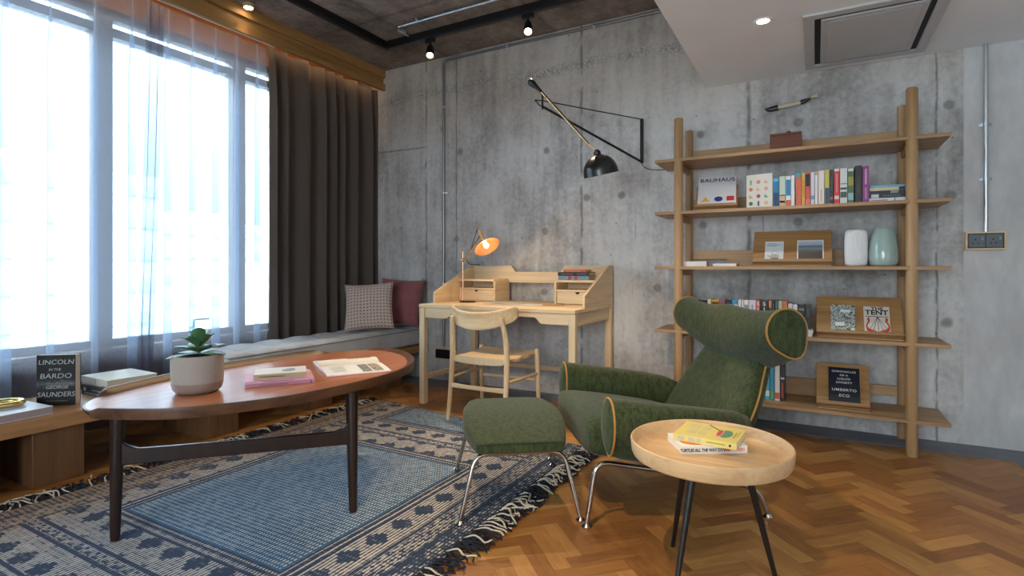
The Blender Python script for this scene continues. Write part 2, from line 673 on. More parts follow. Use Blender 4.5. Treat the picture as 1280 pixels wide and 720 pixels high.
# flat-woven indigo rug
k = Nodes('indigo_rug')
co = k.coord()
X, Y, Z = k.sep(co)
ax = k.math('ABSOLUTE', X)
e = k.math('SUBTRACT', 1.0, ax)                                   # distance to the long edge
sx = k.math('MULTIPLY', k.math('FLOOR', k.math('MULTIPLY', X, 62.0)), 1 / 62.0)
sy = k.math('MULTIPLY', k.math('FLOOR', k.math('MULTIPLY', Y, 62.0)), 1 / 62.0)


def tri(v, p, off=0.0):
    return k.math('ABSOLUTE', k.math('SUBTRACT', k.math('FRACT', k.math('ADD', k.math('DIVIDE', v, p), off)), 0.5))


col_w = k.step(tri(X, 0.0155), 0.16, 0.30)                         # warp columns
row_w = k.step(tri(Y, 0.022, 0.25), 0.10, 0.26)
dia = k.math('ADD', tri(sx, 0.30), tri(sy, 0.30))                  # stepped diamonds
rings = k.math('GREATER_THAN', k.math('FRACT', k.math('MULTIPLY', dia, 4.0)), 0.55)
ta, tb = tri(sx, 0.145, 0.2), tri(sy, 0.145)
star = k.math('MAXIMUM', k.math('LESS_THAN', k.math('ADD', ta, tb), 0.36), k.math('LESS_THAN', k.math('MAXIMUM', ta, tb), 0.25))
dia2 = k.math('ADD', tri(sx, 0.13, 0.3), tri(sy, 0.16))
hatch = k.math('GREATER_THAN', k.math('FRACT', k.math('MULTIPLY', dia2, 3.0)), 0.5)
bx = k.math('SUBTRACT', ax, 0.50)                                  # medallion frames along the rug
by = k.math('SUBTRACT', k.math('MULTIPLY', tri(Y, 1.62, 0.22), 1.62), 0.56)
bd = k.math('MAXIMUM', bx, by)
inside = k.math('LESS_THAN', bd, 0.0)
l1 = k.math('LESS_THAN', k.math('ABSOLUTE', bd), 0.011)
l2 = k.math('LESS_THAN', k.math('ABSOLUTE', k.math('SUBTRACT', k.math('ABSOLUTE', k.math('SUBTRACT', bd, 0.045)), 0.016)), 0.008)
l3 = k.math('LESS_THAN', k.math('ABSOLUTE', k.math('SUBTRACT', bd, 0.22)), 0.009)
l4 = k.math('LESS_THAN', k.math('ABSOLUTE', k.math('SUBTRACT', e, 0.17)), 0.012)
starz = k.math('MULTIPLY', star, k.math('MULTIPLY', k.math('GREATER_THAN', bd, 0.06), k.math('LESS_THAN', bd, 0.21)))
edgez = k.math('LESS_THAN', e, 0.16)
field = k.math('MULTIPLY', rings, inside)
dark = k.math('MAXIMUM', starz, k.math('MAXIMUM', k.math('MAXIMUM', l1, l3), k.math('MAXIMUM', l2, l4)))
lat = k.math('LESS_THAN', k.math('ABSOLUTE', k.math('SUBTRACT', k.math('ADD', tri(sx, 0.08), tri(sy, 0.06)), 0.5)), 0.13)
outz = k.math('MAXIMUM', k.math('MULTIPLY', hatch, k.math('GREATER_THAN', bd, 0.23)), k.math('MULTIPLY', edgez, k.math('SUBTRACT', 1.15, lat)))
amount = k.math('MAXIMUM', k.math('MULTIPLY', dark, 0.68), k.math('MAXIMUM', k.math('MULTIPLY', outz, 0.50), k.math('MULTIPLY', field, 0.36)))
amount = k.math('MAXIMUM', amount, k.math('MULTIPLY', inside, 0.27))
tanz = k.math('MULTIPLY', k.step(X, -0.62, -0.85), 0.8)
amount = k.math('MULTIPLY', amount, k.math('SUBTRACT', 1.0, k.math('MULTIPLY', tanz, 0.5)))
weave = k.math('MULTIPLY', col_w, k.math('ADD', k.math('MULTIPLY', row_w, 0.55), 0.45))
wnz = k.new('ShaderNodeTexWhiteNoise')
k.put(wnz.inputs[0], k.comb(k.math('FLOOR', k.math('DIVIDE', X, 0.0155)), k.math('FLOOR', k.math('DIVIDE', Y, 0.022)), 0.0))
thr = k.math('ADD', k.math('MULTIPLY', weave, 0.72), k.math('ADD', k.math('MULTIPLY', wnz.outputs[0], 0.32), k.math('MULTIPLY', k.noise(co, 14, 3), 0.22)))
pick = k.step(k.math('SUBTRACT', k.math('ADD', amount, 0.47), thr), -0.12, 0.12)
blot = k.noise(co, 2.2, 4)
navy = k.mix(k.math('MULTIPLY', inside, 0.55), k.mix(blot, '#1a2336', '#2b3f5c'), k.mix(blot, '#265677', '#3f7da3'))
cream = k.mix(k.math('MULTIPLY', inside, 0.35), k.mix(blot, '#a49c93', '#cbc3b8'), '#a7c0cc')
cream = k.mix(tanz, cream, '#b8924f')
k.bump(weave, 0.35, 0.004)
RUG = k.base(k.mix(pick, cream, navy), 0.95, 0, 0.1, 0.1)
FRINGE_D = plain('#141a28', 0.95)
FRINGE_L = plain('#c3baa9', 0.95)

# dotted cushion cloth
k = Nodes('dotted_cushion')
uv = k.new('ShaderNodeUVMap', uv_map='cloth').outputs[0]
U, V, _ = k.sep(uv)
du = k.math('ABSOLUTE', k.math('SUBTRACT', k.math('FRACT', k.math('MULTIPLY', U, 15.0)), 0.5))
dv = k.math('ABSOLUTE', k.math('SUBTRACT', k.math('FRACT', k.math('MULTIPLY', V, 15.0)), 0.5))
dot = k.math('SUBTRACT', 1.0, k.step(k.math('MAXIMUM', du, k.math('MULTIPLY', dv, 1.15)), 0.20, 0.28))
cl = k.noise(k.coord(), 180, 2)
k.bump(cl, 0.2, 0.002)
DOTS = k.base(k.mix(k.math('MULTIPLY', dot, 0.85), k.mix(cl, '#b5a296', '#cfbdb0'), '#76505a'), 0.9, 0, 0.15, 0.2)

# woven paper-cord seat
k = Nodes('paper_cord')
X, Y, Z = k.sep(k.coord())
wx = k.math('ABSOLUTE', k.math('SINE', k.math('MULTIPLY', X, 420.0)))
wy = k.math('ABSOLUTE', k.math('SINE', k.math('MULTIPLY', Y, 180.0)))
w_ = k.math('MULTIPLY', wx, k.math('ADD', k.math('MULTIPLY', wy, 0.4), 0.6))
k.bump(w_, 0.6, 0.004)
CORD = k.base(k.mix(w_, '#a98a66', '#e9d4b2'), 0.8, 0, 0.2)

# speckled two-tone planter
k = Nodes('planter_stoneware')
X, Y, Z = k.sep(k.coord())
POTM = k.base(k.mix(k.step(k.math('ADD', Z, k.math('MULTIPLY', X, 0.02)), 0.048, 0.052), '#8f7c74', k.mix(k.noise(k.coord(), 120, 2), '#968b83', '#a59a92')), k.mix(k.step(Z, 0.048, 0.052), (0.25, 0.25, 0.25, 1), (0.7, 0.7, 0.7, 1)), 0, 0.5)
k = Nodes('succulent_leaf')
LEAF = k.base(k.ramp(k.noise(k.coord(), 12, 3), [(0.3, '#2f5236'), (0.6, '#567e54'), (0.8, '#7fa077')]), 0.35, 0, 0.5)
k = Nodes('white_ribbed_porcelain')
VASEW = k.base(k.ramp(k.noise(k.coord(), 8, 2), [(0.3, '#dcdedf'), (0.7, '#e6e8e9')]), 0.4)
k = Nodes('celadon_glaze')
VASEC = k.base(k.ramp(k.noise(k.coord(), 6, 3), [(0.3, '#94aca7'), (0.7, '#aac0bb')]), 0.12, 0, 0.6)
k = Nodes('sea_photo')
X, Y, Z = k.sep(k.coord())
wv = k.math('ADD', Z, k.math('MULTIPLY', k.noise(k.coord(), 30, 3), 0.012))
sea = k.ramp(k.step(wv, 0.0, 0.16), [(0.0, '#241f1d'), (0.45, '#3f3a38'), (0.6, '#8f9399'), (0.72, '#5f6c78'), (0.75, '#9fb0bf'), (1.0, '#c3ced8')])
SEA = k.base(sea, 0.4)
k = Nodes('camouflage_print')
n = k.noise(k.mapping(k.coord(), (1, 1, 2.2)), 34, 3, 0.6, 1.5)
CAMO = k.base(k.ramp(n, [(0.0, '#131715'), (0.43, '#71836f'), (0.48, '#dfe6e3'), (0.54, '#2c3a2e'), (0.58, '#131715'), (0.61, '#c9d3d0'), (0.68, '#4a5c4a')], 'CONSTANT'), 0.5)
k = Nodes('night_wood_print')
X, Y, Z = k.sep(k.coord())
n = k.noise(k.mapping(k.coord(), (1, 1, 1.4)), 30, 5, 0.7)
bandv = k.math('SUBTRACT', 1.0, k.step(k.math('ABSOLUTE', k.math('SUBTRACT', Z, 0.112)), 0.0, 0.03))
NIGHT = k.base(k.ramp(k.math('ADD', k.math('MULTIPLY', n, 0.75), k.math('MULTIPLY', bandv, 0.4)), [(0.35, '#0c1014'), (0.55, '#252c31'), (0.8, '#6f7678'), (0.95, '#9aa0a0')]), 0.4)
# ------------------------------------------------------------------ the room
# herringbone floor
def herringbone():
    W, n = 0.066, 4
    L = W * n
    x0, x1, y0, y1 = -4.1, 0.944, -3.0, 3.905
    vs, fs, uvs, tone, mi = [], [], [], [], []
    c45 = math.sqrt(0.5)

    def quad(a0, b0, a1, b1, horizontal):
        pts = [(a0, b0), (a1, b0), (a1, b1), (a0, b1)]
        w = [((a - b) * c45, (a + b) * c45) for a, b in pts]
        if max(p[0] for p in w) < x0 or min(p[0] for p in w) > x1 or max(p[1] for p in w) < y0 or min(p[1] for p in w) > y1:
            return
        o = len(vs)
        for p in w:
            vs.append((p[0], p[1], 0.0))
        fs.append((o, o + 1, o + 2, o + 3))
        if horizontal:
            uvs.extend([(0, 0), (L, 0), (L, W), (0, W)])
        else:
            uvs.extend([(0, 0), (0, W), (L, W), (L, 0)])
        tone.append(random.random())
        mi.append(0)
    g = 0.0003
    N = 120
    for b in range(-N, N):
        for m in range(-30, 30):
            a = b + 2 * n * m
            quad(a * W + g, b * W + g, (a + n) * W - g, (b + 1) * W - g, True)
    for a in range(-N, N):
        for m in range(-30, 30):
            b0 = a - 2 * n + 1 - 2 * n * m
            quad(a * W + g, b0 * W + g, (a + 1) * W - g, (b0 + n) * W - g, False)
    o = len(vs)
    for z in (-0.0015, -0.06):
        vs.extend([(x0, y0, z), (x1, y0, z), (x1, y1, z), (x0, y1, z)])
    base = [(o, o + 1, o + 2, o + 3), (o + 7, o + 6, o + 5, o + 4)] + [(o + i, o + 4 + i, o + 4 + (i + 1) % 4, o + (i + 1) % 4) for i in range(4)]
    for f in base:
        fs.append(f)
        uvs.extend([(0, 0)] * 4)
        tone.append(0)
        mi.append(1)
    me = bpy.data.meshes.new('floor')
    me.from_pydata(vs, [], fs)
    me.materials.append(FLOORM)
    me.materials.append(GAP)
    ul = me.uv_layers.new(name='plank')
    for i, u in enumerate(uvs):
        ul.data[i].uv = u
    at = me.attributes.new('tone', 'FLOAT', 'FACE')
    at.data.foreach_set('value', tone)
    me.polygons.foreach_set('material_index', mi)
    me.update()
    bm = bmesh.new()
    bm.from_mesh(me)
    for co_, no_ in (((x0, 0, 0), (-1, 0, 0)), ((x1, 0, 0), (1, 0, 0)), ((0, y0, 0), (0, -1, 0)), ((0, y1, 0), (0, 1, 0))):
        bmesh.ops.bisect_plane(bm, geom=bm.verts[:] + bm.edges[:] + bm.faces[:], dist=1e-6, plane_co=co_, plane_no=no_, clear_outer=True)
    bm.to_mesh(me)
    bm.free()
    ob = bpy.data.objects.new('floor', me)
    COL.objects.link(ob)
    return struct(ob)


herringbone()
struct(MB().prism([(-4.1, 3.905), (0.944, 3.905), (0.944, -3.0), (1.19, -3.0), (1.19, 4.15), (-4.1, 4.15)], -0.06, 0.001).build('trim_1', BORDER))
struct(MB().box(-4.3, 1.4, 4.15, 4.35, -0.06, 3.15).build('wall_back', WALLC))
struct(MB().box(1.19, 1.4, -3.0, 4.15, -0.06, 3.15).build('wall_right', SOFFIT))
wf = struct(MB().box(-4.3, 1.4, -3.2, -3.0, -0.06, 0.6).build('wall_front', SOFFIT))
MB().box(-4.3, 1.4, -3.2, -3.0, 2.3, 3.15).build('lintel', SOFFIT, wf)
MB().box(-4.3, -1.6, -3.2, -3.0, 0.6, 2.3).build('pier', SOFFIT, wf)
MB().box(0.7, 1.4, -3.2, -3.0, 0.6, 2.3).build('pier', SOFFIT, wf)
added_win = struct(MB().box(-1.6, 0.7, -3.14, -3.06, 0.6, 0.65).build('added_window', FRAME))  # unseen window added behind the viewer to brighten the room
MB().box(-1.6, 0.7, -3.14, -3.06, 2.25, 2.3).build('head_frame', FRAME, added_win)
for x in (-1.575, -0.45, 0.675):
    MB().box(x - 0.03, x + 0.03, -3.14, -3.06, 0.65, 2.25).build('mullion', FRAME, added_win)
for a, b in ((-1.545, -0.48), (-0.42, 0.645)):
    MB().box(a, b, -3.105, -3.095, 0.65, 2.25).build('glass_pane', GLASS, added_win)
struct(MB().box(-4.1, 1.19, -3.0, 4.15, 3.02, 3.2).build('ceiling', CEILC))
struct(MB().box(-0.69, 1.19, -3.0, 4.15, 2.357, 3.02).build('ceiling_lowered', SOFFIT))
# window wall: parapet, lintel, end pier
struct(MB().box(-4.3, -4.1, -3.0, 4.15, -0.06, 0.50).build('wall_left', TAUPE))
struct(MB().box(-4.3, -4.1, -3.0, 4.15, 2.775, 3.15).build('wall_left_lintel', LINTEL))
struct(MB().box(-4.3, -4.1, 3.22, 4.15, 0.50, 2.775).build('wall_left_pier', TAUPE))
struct(MB().box(-4.3, -4.1, -3.0, -2.7, 0.50, 2.775).build('wall_left_far_pier', TAUPE))
struct(MB().box(-4.3, -4.02, -2.7, 3.22, 0.50, 0.525).build('trim_2', plain('#8d7672', 0.5), bevel=0.004))
# ribbon window with mullions, a transom and panes
win = struct(MB().box(-4.24, -4.16, -2.7, 3.22, 0.525, 0.57).build('window_1', FRAME))
ys = [-2.7, -1.09, -0.11, 0.87, 1.848, 2.827, 3.22]
MB().box(-4.24, -4.16, -2.7, 3.22, 2.73, 2.775).build('head_frame', FRAME, win)
MB().box(-4.24, -4.15, -2.7, 3.22, 2.612, 2.672).build('transom', FRAME, win)
for y in ys[1:-1]:
    MB().box(-4.25, -4.14, y - 0.055, y + 0.055, 0.57, 2.73).build('mullion', FRAME, win)
for y in (ys[0] + 0.03, ys[-1] - 0.03):
    MB().box(-4.24, -4.16, y - 0.03, y + 0.03, 0.57, 2.73).build('jamb', FRAME, win)
for a, b in zip(ys[:-1], ys[1:]):
    MB().box(-4.205, -4.195, a + 0.03, b - 0.03, 0.57, 2.73).build('glass_pane', GLASS, win)
# a window handle is seen through the voile
hb = MB().tube(fillet([(-4.14, 2.42, 0.60), (-4.09, 2.42, 0.60), (-4.09, 2.42, 0.66), (-4.09, 2.54, 0.66)], 0.02), 0.008).build('window_handle', FRAME, win, smooth=True)

# wooden pelmet over the curtains: lower board, recessed band, upper board
pel = struct(MB().box(-3.79, -3.76, -3.0, 4.15, 2.945, 3.02).build('trim_3', PELMET))
MB().box(-3.80, -3.786, -3.0, 4.15, 2.885, 2.945).build('recessed_band', PELMET, pel)
MB().box(-3.79, -3.76, -3.0, 4.15, 2.82, 2.885).build('lower_board', PELMET, pel)

# hazy apartment blocks far outside
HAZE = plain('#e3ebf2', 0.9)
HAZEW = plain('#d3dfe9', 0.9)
for i, (bx, by, w, d, z0, z1) in enumerate(((-60, 22, 14, 12, -30, 9.5), (-75, 45, 18, 14, -30, 7), (-58, 58, 12, 12, -30, 12), (-90, 12, 20, 16, -30, 5.5), (-48, 40, 12, 9, -30, 1.5))):
    t = thing('outside_building', 'pale hazy apartment block standing far outside the window', 'building', (bx, by, z0), 0, 'hazy blocks beyond the window')
    H = z1 - z0
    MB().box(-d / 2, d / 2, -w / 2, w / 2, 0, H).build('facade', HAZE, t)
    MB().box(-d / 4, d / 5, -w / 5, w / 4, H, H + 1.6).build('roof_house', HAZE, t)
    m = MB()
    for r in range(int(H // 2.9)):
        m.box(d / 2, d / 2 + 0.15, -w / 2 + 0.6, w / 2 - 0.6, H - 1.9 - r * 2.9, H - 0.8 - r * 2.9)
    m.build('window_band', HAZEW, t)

# ------------------------------------------------------------------ curtains
def pleated(y0, y1, x, z0, z1, lam, amp, over, seed, nz=16, pinch=0.25, drift=0.0, lean=0.6, slant=0.0, warp=0.0):
    rnd = random.Random(seed)
    nf = max(2, int(round((y1 - y0) / lam)))
    ph = [rnd.uniform(-0.9, 0.9) for _ in range(nf + 2)]
    am = [rnd.uniform(0.65, 1.2) for _ in range(nf + 2)]
    per = 22
    nu = nf * per + 1

    def fn(u, v):
        s = min(nf, max(0.0, u * nf + warp * math.sin(2 * math.pi * 1.7 * u + 0.4) * math.sin(math.pi * u)))
        i = min(int(s), nf - 1)
        fr = s - i
        e = fr * fr * (3 - 2 * fr)
        p = ph[i] * (1 - e) + ph[i + 1] * e
        a = am[i] * (1 - e) + am[i + 1] * e
        phi = 2 * math.pi * s + p * 0.6
        z = z0 + (z1 - z0) * v
        top = pinch + (1 - pinch) * min(1.0, (1 - v) * 6)
        yy = y0 + (y1 - y0) * u + over * math.sin(phi + lean) * a * top + drift * (1 - v) * (u - 0.5) + slant * (1 - v) ** 1.3
        xx = x + amp * a * top * math.sin(phi) + 0.006 * math.sin(7 * v + phi) * (1 - v)
        return (xx, yy, z)
    return MB().grid(fn, nu, nz)


t = thing('sheer_curtain', 'white see-through sheer curtain across the left of the window', 'curtain', (0, 0, 0), 0, None)
pleated(-2.6, 2.02, -3.90, 0.13, 2.835, 0.21, 0.036, 0.062, 3).build('voile', SHEER, t, smooth=True)
pleated(1.975, 2.085, -3.868, 0.15, 2.825, 0.045, 0.016, 0.004, 21, drift=-0.02, slant=-0.075).build('gathered_edge', GATHER, t, smooth=True)
t = thing('sheer_curtain', 'white sheer curtain hanging between the gathered dark edge and the grey drape', 'curtain', (0, 0, 0), 0, None)
pleated(2.06, 2.90, -3.90, 0.13, 2.835, 0.175, 0.034, 0.052, 8).build('voile', SHEER, t, smooth=True)
t = thing('drape', 'dark grey-brown heavy drape gathered in the corner beside the window', 'curtain', (0, 0, 0))
pleated(2.88, 4.135, -3.875, 0.13, 2.84, 0.15, 0.058, 0.030, 5, pinch=0.6, warp=0.45).build('cloth', CURTAIN, t, smooth=True, solid=0.004)
t = thing('curtain_rail', 'thin white curtain rail under the wooden pelmet', 'curtain rail', (0, 0, 0))
MB().box(-3.808, -3.792, -2.9, 2.9, 2.822, 2.836).build('rail', WHITE, t)

# warm strip light tucked behind the pelmet
t = thing('strip_light', 'thin warm strip light hidden behind the wooden pelmet', 'light strip', (-3.80, 0.6, 2.905))
MB().box(-0.006, 0.008, -3.4, 3.5, -0.004, 0.004).build('strip', glow('strip_glow', (1.0, 0.62, 0.30, 1), 10), t)
area_light('strip_beam', (-3.812, 0.6, 2.895), (0, R(35), 0), 0.02, 6.8, 3.2, (1.0, 0.60, 0.28))

# ------------------------------------------------------------------ bench with mattress
t = thing('long_bench', 'long low wooden bench on block legs under the window', 'bench', (-3.5, 1.5, 0))
bx0, bx1 = -0.29, 0.285
MB().box(bx0, bx1, -3.5, 2.64, 0.268, 0.335).build('bench_top', BENCHW[0], t, bevel=0.004)
for ya, yb in ((-0.75, -0.54), (0.345 - 0.70, 0.555 - 0.70), (-0.348, -0.136), (0.51, 0.71), (1.285, 1.49), (2.1, 2.3)):
    if ya == 0.345 - 0.70:
        continue
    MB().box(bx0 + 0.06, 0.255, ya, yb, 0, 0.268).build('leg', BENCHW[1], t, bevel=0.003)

t = thing('bench_mattress', 'light grey tufted mattress on the window bench', 'cushion', (-3.455, 3.11, 0.336))
Wm, Lm, Hm = 0.255, 1.02, 0.160


def matt(u, v):
    # around the section (u) and along the length (v)
    y = -Lm + 2 * Lm * v
    a = 2 * math.pi * u
    cx, cz = math.cos(a), math.sin(a)
    p = 0.22
    x = Wm * math.copysign(abs(cx) ** p, cx)
    z = Hm / 2 + Hm / 2 * math.copysign(abs(cz) ** p, cz)
    edge = min(1.0, min(v, 1 - v) / 0.02)
    if cz > 0.3:
        s1 = abs(math.sin(math.pi * (v * 8)))
        s2 = abs(math.sin(math.pi * ((x + Wm) / (2 * Wm)) * 2))
        z += 0.030 * (s1 ** 0.45) * (0.35 + 0.65 * s2 ** 0.5) - 0.020
    q = 0.9 + 0.1 * edge ** 0.5
    return (x * q, y, Hm / 2 + (z - Hm / 2) * (0.55 + 0.45 * edge ** 0.5))


g = MB().grid(matt, 56, 130, True)
n = 56
g.f.append(list(range(n - 1, -1, -1)))
g.mi.append(0)
g.f.append(list(range(129 * n, 130 * n)))
g.mi.append(0)
mt = g.build('padding', LINEN, t, smooth=True, angle=80)
for zz in (0.145, 0.02):
    pts = [(Wm * 0.985, -Lm + 0.03, zz), (Wm * 0.985, Lm - 0.03, zz), (-Wm * 0.985, Lm - 0.03, zz), (-Wm * 0.985, -Lm + 0.03, zz)]
    MB().tube(fillet(pts + [pts[0]], 0.03), 0.005, 8).build('piping', plain('#8b8d90', 0.8), t, smooth=True)


def pillow(name, mat, label, size, thick, loc, rot, n=26, cat='cushion'):
    vs, fs, uvs = [], [], []
    for side in (1, -1):
        for j in range(n + 1):
            for i in range(n + 1):
                u, v = i / n * 2 - 1, j / n * 2 - 1
                h_ = max(0.0, (1 - abs(u) ** 2.6)) ** 0.5 * max(0.0, (1 - abs(v) ** 2.6)) ** 0.5
                pin = 1 - 0.07 * (1 - abs(v) ** 2) * abs(u) ** 3
                pin2 = 1 - 0.07 * (1 - abs(u) ** 2) * abs(v) ** 3
                wr = 0.006 * math.sin(9 * u + 4 * v) * h_
                vs.append((u * size / 2 * pin, side * (thick / 2 * h_ + wr + 0.002), v * size / 2 * pin2))
                uvs.append((i / n, j / n))
    m = n + 1
    for s in (0, 1):
        o = s * m * m
        for j in range(n):
            for i in range(n):
                q = (o + j * m + i, o + j * m + i + 1, o + (j + 1) * m + i + 1, o + (j + 1) * m + i)
                fs.append(q if s else q[::-1])
    o = m * m
    rim = [i for i in range(m)] + [j * m + n for j in range(1, m)] + [n * m + i for i in range(n - 1, -1, -1)] + [j * m for j in range(n - 1, 0, -1)]
    for a, b in zip(rim, rim[1:] + rim[:1]):
        fs.append((a, b, o + b, o + a))
    me = bpy.data.meshes.new(name)
    me.from_pydata(vs, [], fs)
    ul = me.uv_layers.new(name='cloth')
    for p in me.polygons:
        for li in p.loop_indices:
            ul.data[li].uv = uvs[me.loops[li].vertex_index]
        p.use_smooth = True
    me.materials.append(mat)
    ob = bpy.data.objects.new(name, me)
    COL.objects.link(ob)
    bm = bmesh.new()
    bm.from_mesh(me)
    bmesh.ops.recalc_face_normals(bm, faces=bm.faces)
    bm.to_mesh(me)
    bm.free()
    ob.location, ob.rotation_euler = loc, rot
    return tag(ob, label, cat)


pillow('throw_pillow', REDF, 'plain rose-red cushion leaning on the concrete wall behind the dotted cushion', 0.44, 0.13, (-3.39, 3.93, 0.735), (R(-16), R(3), R(14)))
pillow('throw_pillow', DOTS, 'pale cushion with rows of small mauve dots on the bench mattress', 0.425, 0.15, (-3.405, 3.55, 0.715), (R(-20), R(-4), R(33)))

# ------------------------------------------------------------------ rug
t = thing('rug', 'flat-woven indigo and cream patterned rug with dark fringes on the parquet', 'rug', (-2.10, 1.35, 0))
rz = 0.0
poly = [(-0.93, -1.6), (0.93, -1.6), (0.93, 1.63), (-0.93, 1.93)]
m = MB()


def rugpt(u, v):
    x = -0.93 + 1.86 * u
    top = 1.93 - 0.30 * u
    y = -1.6 + (top + 1.6) * v
    return (x, y, 0.0105 + 0.0012 * math.sin(5 * x + 3 * y) + 0.0008 * math.sin(11 * y))


g = MB().grid(rugpt, 40, 70)
rg = g.build('woven_field', RUG, t, smooth=True)
md = rg.modifiers.new('solid', 'SOLIDIFY')
md.thickness = 0.008
md.offset = -1
rnd = random.Random(4)
for side, cnt in ((1, 430), (-1, 380)):
    for tone in (0, 1):
        m = MB()
        for i in range(cnt if tone == 0 else cnt // 4):
            y = rnd.uniform(-1.58, 1.62 if side > 0 else 1.9)
            x0 = 0.925 * side
            ln = rnd.uniform(0.07, 0.125)
            dy = rnd.gauss(0, 0.045)
            pts = [(x0 - 0.01 * side, y, 0.010)]
            for q in (0.3, 0.6, 0.85, 1.0):
                pts.append((x0 + side * ln * q, y + dy * q + rnd.gauss(0, 0.010), max(0.0045, 0.014 * (1 - q) + rnd.uniform(0.004, 0.016) + tone * 0.006)))
            m.tube(smooth_path(pts, 3), [0.0036] * 12 + [0.002], 5)
        m.build('fringe', FRINGE_D if tone == 0 else FRINGE_L, t, smooth=True)['kind'] = 'stuff'

# ------------------------------------------------------------------ coffee table
CT = [(-2.272, 0.948), (-2.141, 0.956), (-1.933, 1.075), (-1.811, 1.249), (-1.735, 1.427), (-1.699, 1.695), (-1.717, 1.962), (-1.811, 2.203), (-1.998, 2.399), (-2.205, 2.498), (-2.355, 2.48), (-2.485, 2.299), (-2.562, 2.007), (-2.578, 1.739), (-2.551, 1.481), (-2.484, 1.213), (-2.399, 1.035)]  # table outline, and the things on it, scaled about the camera and written out
cx0, cy0 = -2.14, 1.72
t = thing('coffee_table', 'eye-shaped wooden coffee table with reddish top, raised lip and dark legs', 'table', (cx0, cy0, 0))
ol = [(p.x, p.y) for p in smooth_path([(x - cx0, y - cy0, 0) for x, y in CT], 8, True)]


def inset(poly, d):
    n = len(poly)
    out = []
    for i in range(n):
        a, b, c = Vector(poly[i - 1]), Vector(poly[i]), Vector(poly[(i + 1) % n])
        tn = (c - a).normalized()
        nr = Vector((-tn.y, tn.x))
        out.append(tuple(b + nr * d))
    return out


zt = 0.555
rings = []
for d, z in ((0.14, 0.516), (0.06, 0.516), (0.027, 0.523), (0.006, 0.536), (0.0, 0.547), (0.002, 0.5535), (0.009, zt - 0.0006), (0.055, zt - 0.0006)):
    rings.append([(x, y, z) for x, y in inset(ol, d)])
MB().loft(rings).build('table_edge', TEAK_EDGE, t, smooth=True, angle=50)
MB().loft([[(x, y, z) for x, y in inset(ol, d)] for d, z in ((0.009, zt - 0.004), (0.009, zt - 0.0004), (0.012, zt), (0.06, zt))]).build('tabletop', TEAK, t, smooth=True, angle=50)
N = len(ol)


def lip(i0, i1, name, hgt):
    idx = [i % N for i in range(i0, i1 + 1)]
    rgs = []
    o0, o1, o2, o3 = inset(ol, -0.004), inset(ol, -0.001), inset(ol, 0.015), inset(ol, 0.034)
    for q, i in enumerate(idx):
        e = min(1.0, min(q, len(idx) - 1 - q) / 2.0)
        h_ = hgt * e + 0.001
        rgs.append([(o1[i][0], o1[i][1], 0.529), (o0[i][0], o0[i][1], zt + h_ * 0.4), (o0[i][0] * 0.5 + o1[i][0] * 0.5, o0[i][1] * 0.5 + o1[i][1] * 0.5, zt + h_),
                    (o1[i][0] * 0.4 + o2[i][0] * 0.6, o1[i][1] * 0.4 + o2[i][1] * 0.6, zt + h_), (o2[i][0], o2[i][1], zt + h_ * 0.6), (o3[i][0], o3[i][1], zt + 0.0005), (o2[i][0], o2[i][1], 0.532)])
    MB().loft(rgs).build(name, TEAK_EDGE, t, smooth=True, angle=45)


lip(5, 81, 'raised_lip', 0.012)       # near side, from the left tip round to the right end
lip(89, 127, 'raised_lip', 0.022)     # far side


def leg_ct(px, py, bx_, by_):
    r = []
    for z, w in ((0.0130, 0.0150), (0.03, 0.017), (0.28, 0.0225), (0.45, 0.0245), (0.519, 0.028)):
        f = z / 0.519
        x, y = bx_ + (px - bx_) * f, by_ + (py - by_) * f
        r.append([(x - cx0 + w * 1.05 * math.cos(a), y - cy0 + w * math.sin(a), z) for a in [2 * math.pi * j / 14 for j in range(14)]])
    return MB().loft(r)


ct_legs = [((-2.338, 1.092), (-2.335, 1.080)), ((-1.752, 1.722), (-1.722, 1.700)), ((-2.235, 2.195), (-2.237, 2.202))]
for (a, b), (c_, d_) in ct_legs:
    leg_ct(a, b, c_, d_).build('leg', WALNUT, t, smooth=True)


def stretcher(p, q, z, hh):
    p, q = Vector((p[0] - cx0, p[1] - cy0, 0)), Vector((q[0] - cx0, q[1] - cy0, 0))
    d = (q - p).normalized()
    s = Vector((-d.y, d.x, 0)) * 0.011
    rr = []
    for i in range(25):
        u = i / 24
        c0 = p + (q - p) * u
        e = min(u, 1 - u)
        fl = 0.05 * max(0.0, 1 - e / 0.10) ** 2
        rr.append([c0 - s + Vector((0, 0, z - hh / 2)), c0 + s + Vector((0, 0, z - hh / 2)), c0 + s + Vector((0, 0, z + hh / 2 + fl)), c0 - s + Vector((0, 0, z + hh / 2 + fl))])
    return MB().loft(rr)


stretcher((-2.337, 1.086), (-1.738, 1.712), 0.325, 0.058).build('stretcher', WALNUT, t, bevel=0.004)
stretcher((-1.738, 1.712), (-2.236, 2.198), 0.325, 0.05).build('stretcher', WALNUT, t, bevel=0.004)

# ------------------------------------------------------------------ ox-horn lounge chair
def supr(cx_, cz_, a, b, p, n=28):
    out = []
    for j in range(n):
        t_ = 2 * math.pi * j / n
        c_, s_ = math.cos(t_), math.sin(t_)
        out.append((cx_ + a * math.copysign(abs(c_) ** p, c_), cz_ + b * math.copysign(abs(s_) ** p, s_)))
    return out


chair = thing('lounge_chair', 'green velvet lounge chair with horn-shaped headrest and tan piping', 'armchair', (-0.715, 2.619, 0), R(-54))
